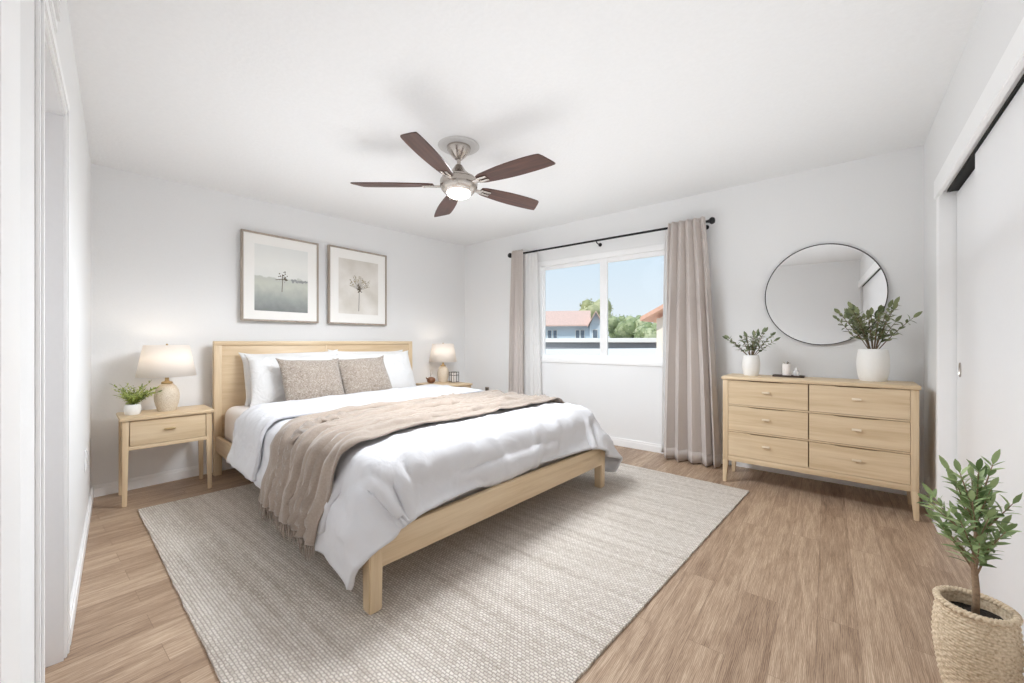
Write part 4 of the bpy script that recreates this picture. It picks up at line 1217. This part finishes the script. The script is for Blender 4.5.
add_lathe(wb, [(.001, .002), (brad(0), .002)], 60, close=False)
obj('basket', wb, M['weave'], bk, 180)
rim = bmesh.new(); rr = brad(1) - .001; n_ = 150
for sgn in (0, PI):
    add_tube(rim, [((rr + .005 * math.cos(2 * PI * k / n_ * 24 + sgn)) * math.cos(2 * PI * k / n_), (rr + .005 * math.cos(2 * PI * k / n_ * 24 + sgn)) * math.sin(2 * PI * k / n_), BH + .004 * math.sin(2 * PI * k / n_ * 24 + sgn)) for k in range(n_ + 1)], .0062, 8)
obj('basket_rim', rim, M['weave'], bk, 180)
so = bmesh.new(); sv = []
P = np.zeros((22, 40, 3))
for i in range(22):
    for j in range(40):
        a = 2 * PI * j / 39; r_ = (brad(1) - .009) * i / 21; P[i, j] = (r_ * math.cos(a), r_ * math.sin(a), BH - .035 + .007 * noise.noise(Vector((r_ * math.cos(a) * 60, r_ * math.sin(a) * 60, 0))))
obj('soil', grid_bm(P), M['soil'], bk, 180)
rs = random.Random(17); tk = [(0, 0, BH - .05), (.002, .001, BH + .05), (-.002, .003, BH + .12), (.001, .0, BH + .18), (.004, .004, BH + .25), (.002, 0, BH + .32)]
b = bmesh.new(); add_tube(b, tk, [.0095, .0085, .0078, .0072, .005, .003], 10); obj('trunk', b, M['bark'], bk, 180)
fol = bmesh.new()
wl = R0.x - BX - .095
for k in range(24):
    z = BH + .09 + .21 * (k / 23) ; a = k * 2.4 + rs.uniform(-.3, .3)
    up_ = rs.uniform(.6, 1.4) if k < 14 else rs.uniform(1.2, 2.6)
    d = Vector((.8 * math.cos(a), .8 * math.sin(a), up_))
    if math.cos(a) > .2: d.x *= .45
    st = curve_pts((.002, .002, z), d, rs.uniform(.12, .165) * (1.05 if k < 14 else 1.), (math.cos(a) * .12, math.sin(a) * .12, .25 if k < 14 else .35))
    for p_ in st: p_.x = min(p_.x, .075)
    b = bmesh.new(); add_tube(b, st, [.0030 - .0020 * i / 8 for i in range(9)], 6); obj('branch', b, M['bark'], bk, 180)
    sprig(fol, st, .052, .017, rs, .2, .0155, 42)
for v_ in fol.verts: v_.co.x = min(v_.co.x, .085)
obj('foliage', fol, M['leaf_tree'], bk, 180)

# ------------------------------------------------------------------ outside the window
GZ = -3.0
g = box((-60, .6, GZ - .1), (40, 90, GZ)); struct('ground', g, plain('dry_ground', lin(196, 190, 178), .9, var=.08, scale=2))
STU = plain('pale_stucco', lin(206, 220, 232), .9, bump=.1, scale=20, var=.02)
CRM = plain('cream_stucco', lin(238, 228, 214), .9, bump=.1, scale=20, var=.02)
TILE = plain('faded_roof_tile', lin(220, 190, 180), .9, bump=.4, scale=8, var=.08)
TER = plain('terracotta_eave', lin(222, 176, 154), .8, bump=.2, scale=12, var=.08)
WHT = plain('white_fascia', lin(240, 240, 238), .7, var=.01)
GRY = plain('grey_block_wall', lin(172, 176, 184), .9, bump=.2, scale=10, var=.05)
WIN = plain('dark_window', lin(110, 122, 136), .2, var=.05)
RED = plain('weathered_red_roof', lin(178, 140, 124), .9, bump=.3, scale=10, var=.1)

# far two-storey house with pink roof and gable
hs = thing('house', 'pale blue house with pink tiled roof and gable, beyond the left pane', 'house', (-14., 25., GZ), rd(28))
hs.scale = (.84, 1, 1)
b = bmesh.new(); add_box(b, (-9, 0, 0), (3.3, 2.4, 5.55), .02)
obj('wall', b, STU, hs)
def gable(bm, x0, x1, y0, y1, z0, h, along='x', th=.12):
    if along == 'x':
        ym = (y0 + y1) / 2; A = [(x0, y0, z0), (x1, y0, z0), (x1, ym, z0 + h), (x0, ym, z0 + h), (x0, y1, z0), (x1, y1, z0)]
    else:
        xm = (x0 + x1) / 2; A = [(x0, y0, z0), (x0, y1, z0), (xm, y1, z0 + h), (xm, y0, z0 + h), (x1, y0, z0), (x1, y1, z0)]
    up_ = [bm.verts.new(p) for p in A]; dn = [bm.verts.new((p[0], p[1], p[2] - th)) for p in A]
    for f in ((0, 1, 2, 3), (3, 2, 5, 4)):
        bm.faces.new([up_[i] for i in f]); bm.faces.new([dn[i] for i in f])
    for i, j in ((0, 1), (1, 2), (2, 5), (5, 4), (4, 3), (3, 0)): bm.faces.new((up_[i], up_[j], dn[j], dn[i]))
b = bmesh.new(); gable(b, -9.6, 3.3, -.7, 3.0, 5.5, 1.3); obj('roof', b, TILE, hs)
b = bmesh.new(); add_box(b, (3.2, -1.0, 0), (4.35, 2.2, 5.5), .02)
v3 = [b.verts.new(p) for p in ((3.2, -1.0, 5.5), (4.35, -1.0, 5.5), (3.78, -1.0, 6.5))]; b.faces.new(v3); obj('gable_wall', b, STU, hs)
b = bmesh.new(); gable(b, 2.95, 4.6, -1.5, 2.4, 5.38, 1.22, 'y'); obj('gable_roof', b, TILE, hs)
for x in (-4.6, -2.9, -.8, -.25, 2.0, 2.5):
    w_ = obj('window', box((x - .22, -.06, 4.35), (x + .22, .05, 5.1), .01), WHT, hs); obj('pane', box((x - .17, -.08, 4.4), (x + .17, -.05, 5.05)), WIN, w_)
w_ = obj('window', box((3.45, -1.06, 4.35), (3.95, -.95, 5.1), .01), WHT, hs); obj('pane', box((3.5, -1.08, 4.4), (3.9, -1.05, 5.05)), WIN, w_)
b = bmesh.new(); add_tube(b, [(-2.2, 2, 6.), (-2.2, 2, 7.6)], .04, 6); add_tube(b, [(-2.5, 2, 7.3), (-1.9, 2, 7.3)], .025, 6); obj('antenna', b, GRY, hs)

# flat-roofed row and nearer roof
fl = thing('flat_roof_building', 'long grey block building with white flat roof edge outside the window', 'building', (-8.6, 12., GZ), rd(2))
obj('wall', box((0, .3, 0), (10.6, 6, 4.06), .02), GRY, fl); obj('roof_edge', box((-.3, 0, 4.06), (10.9, 6.3, 4.25), .02), WHT, fl)
nr = thing('low_roof', 'low white roof nearest below the window', 'roof', (-5.2, 5.6, GZ - .10), rd(2))
obj('wall', box((.2, .6, 0), (5.6, 3.8, 3.62), .02), RED, nr)
b = bmesh.new(); vs = [b.verts.new(p) for p in ((0, 0, 3.5), (6, 0, 3.62), (6, 4.2, 3.93), (0, 4.2, 3.80), (0, 0, 3.6), (6, 0, 3.72), (6, 4.2, 4.0), (0, 4.2, 3.88))]
for f in ((0, 1, 2, 3), (4, 5, 6, 7), (0, 1, 5, 4), (1, 2, 6, 5), (2, 3, 7, 6), (3, 0, 4, 7)): b.faces.new([vs[i] for i in f])
obj('roof_deck', b, WHT, nr); obj('roof_edge', box((3.5, .05, 3.70), (5.9, .6, 3.80), .01), RED, nr)

nb = thing('neighbour_house', 'cream stucco house with terracotta eave at the right pane edge', 'house', (.36, 7.0, GZ), 0)
obj('wall', box((0, 0, 0), (6, 6, 4.75), .02), CRM, nb)
b = bmesh.new(); vs = [b.verts.new(p) for p in ((-.30, -.4, 4.66), (-.30, 6.4, 4.66), (3.0, 6.4, 6.35), (3.0, -.4, 6.35), (-.30, -.4, 4.77), (-.30, 6.4, 4.77), (3.0, 6.4, 6.47), (3.0, -.4, 6.47))]
for f in ((0, 1, 2, 3), (4, 5, 6, 7), (0, 1, 5, 4), (1, 2, 6, 5), (2, 3, 7, 6), (3, 0, 4, 7)): b.faces.new([vs[i] for i in f])
obj('roof', b, TER, nb)
v3 = bmesh.new(); v3.faces.new([v3.verts.new(p) for p in ((0, .02, 4.7), (6, .02, 4.7), (3., .02, 6.3))]); obj('gable_wall', v3, CRM, nb)


def yard_tree(label, loc, R, H, m, seed, name='garden_tree', n=1500):
    rs = random.Random(seed); t = thing(name, label, 'tree', loc, 0, 'trees beyond the rooftops')
    b = bmesh.new(); add_tube(b, [(0, 0, 0), (.1, 0, H * .35), (0, .1, H * .6)], [.22, .17, .1], 8); obj('trunk', b, M['bark'], t, 180)
    f = bmesh.new(); cl = []
    for k in range(16):
        a = rs.uniform(0, 2 * PI); q = rs.uniform(0, 1) ** .6; cl.append((Vector((math.cos(a) * R * q * .8, math.sin(a) * R * q * .8, H - R * .95 + rs.uniform(-.75, .6) * R * (1.1 - .5 * q))), R * rs.uniform(.32, .5)))
    for k in range(n):
        c, r = rs.choice(cl); d = Vector((rs.gauss(0, 1), rs.gauss(0, 1), rs.gauss(0, 1))).normalized(); p = c + d * r * rs.uniform(.75, 1.05)
        add_leaf(f, p, Vector((rs.gauss(0, 1), rs.gauss(0, 1), rs.gauss(0, .6))), d, R * .16, R * .09, .2, .2, 2)
    for c, r in cl:
        i = bmesh.new(); bmesh.ops.create_icosphere(i, subdivisions=3, radius=r * .9)
        for v in i.verts: v.co = c + v.co * (1 + .22 * noise.noise(v.co * 2.2 / r * .6 + c))
        merge(f, i)
    obj('foliage', f, m, t, 180)
    return t
LF1 = leaf_mat('sunlit_tree_leaf', lin(150, 166, 118), lin(208, 214, 174)); LF2 = leaf_mat('yellowish_tree_leaf', lin(176, 178, 128), lin(222, 222, 184))
yard_tree('green bushy tree straight behind the window mullion', (-11.6, 32.5, GZ), 1.6, 6.9, LF1, 1)
yard_tree('green tree left of the terracotta eave', (-6.4, 27, GZ), 1.4, 6.1, LF1, 2)
yard_tree('green tree between the mullion and its darker neighbour', (-8.9, 30, GZ), 1.5, 6.5, LF1, 3)
yard_tree('yellowish pale tree rising behind the pink gable', (-17.2, 38, GZ), 2.3, 9.3, LF2, 4)
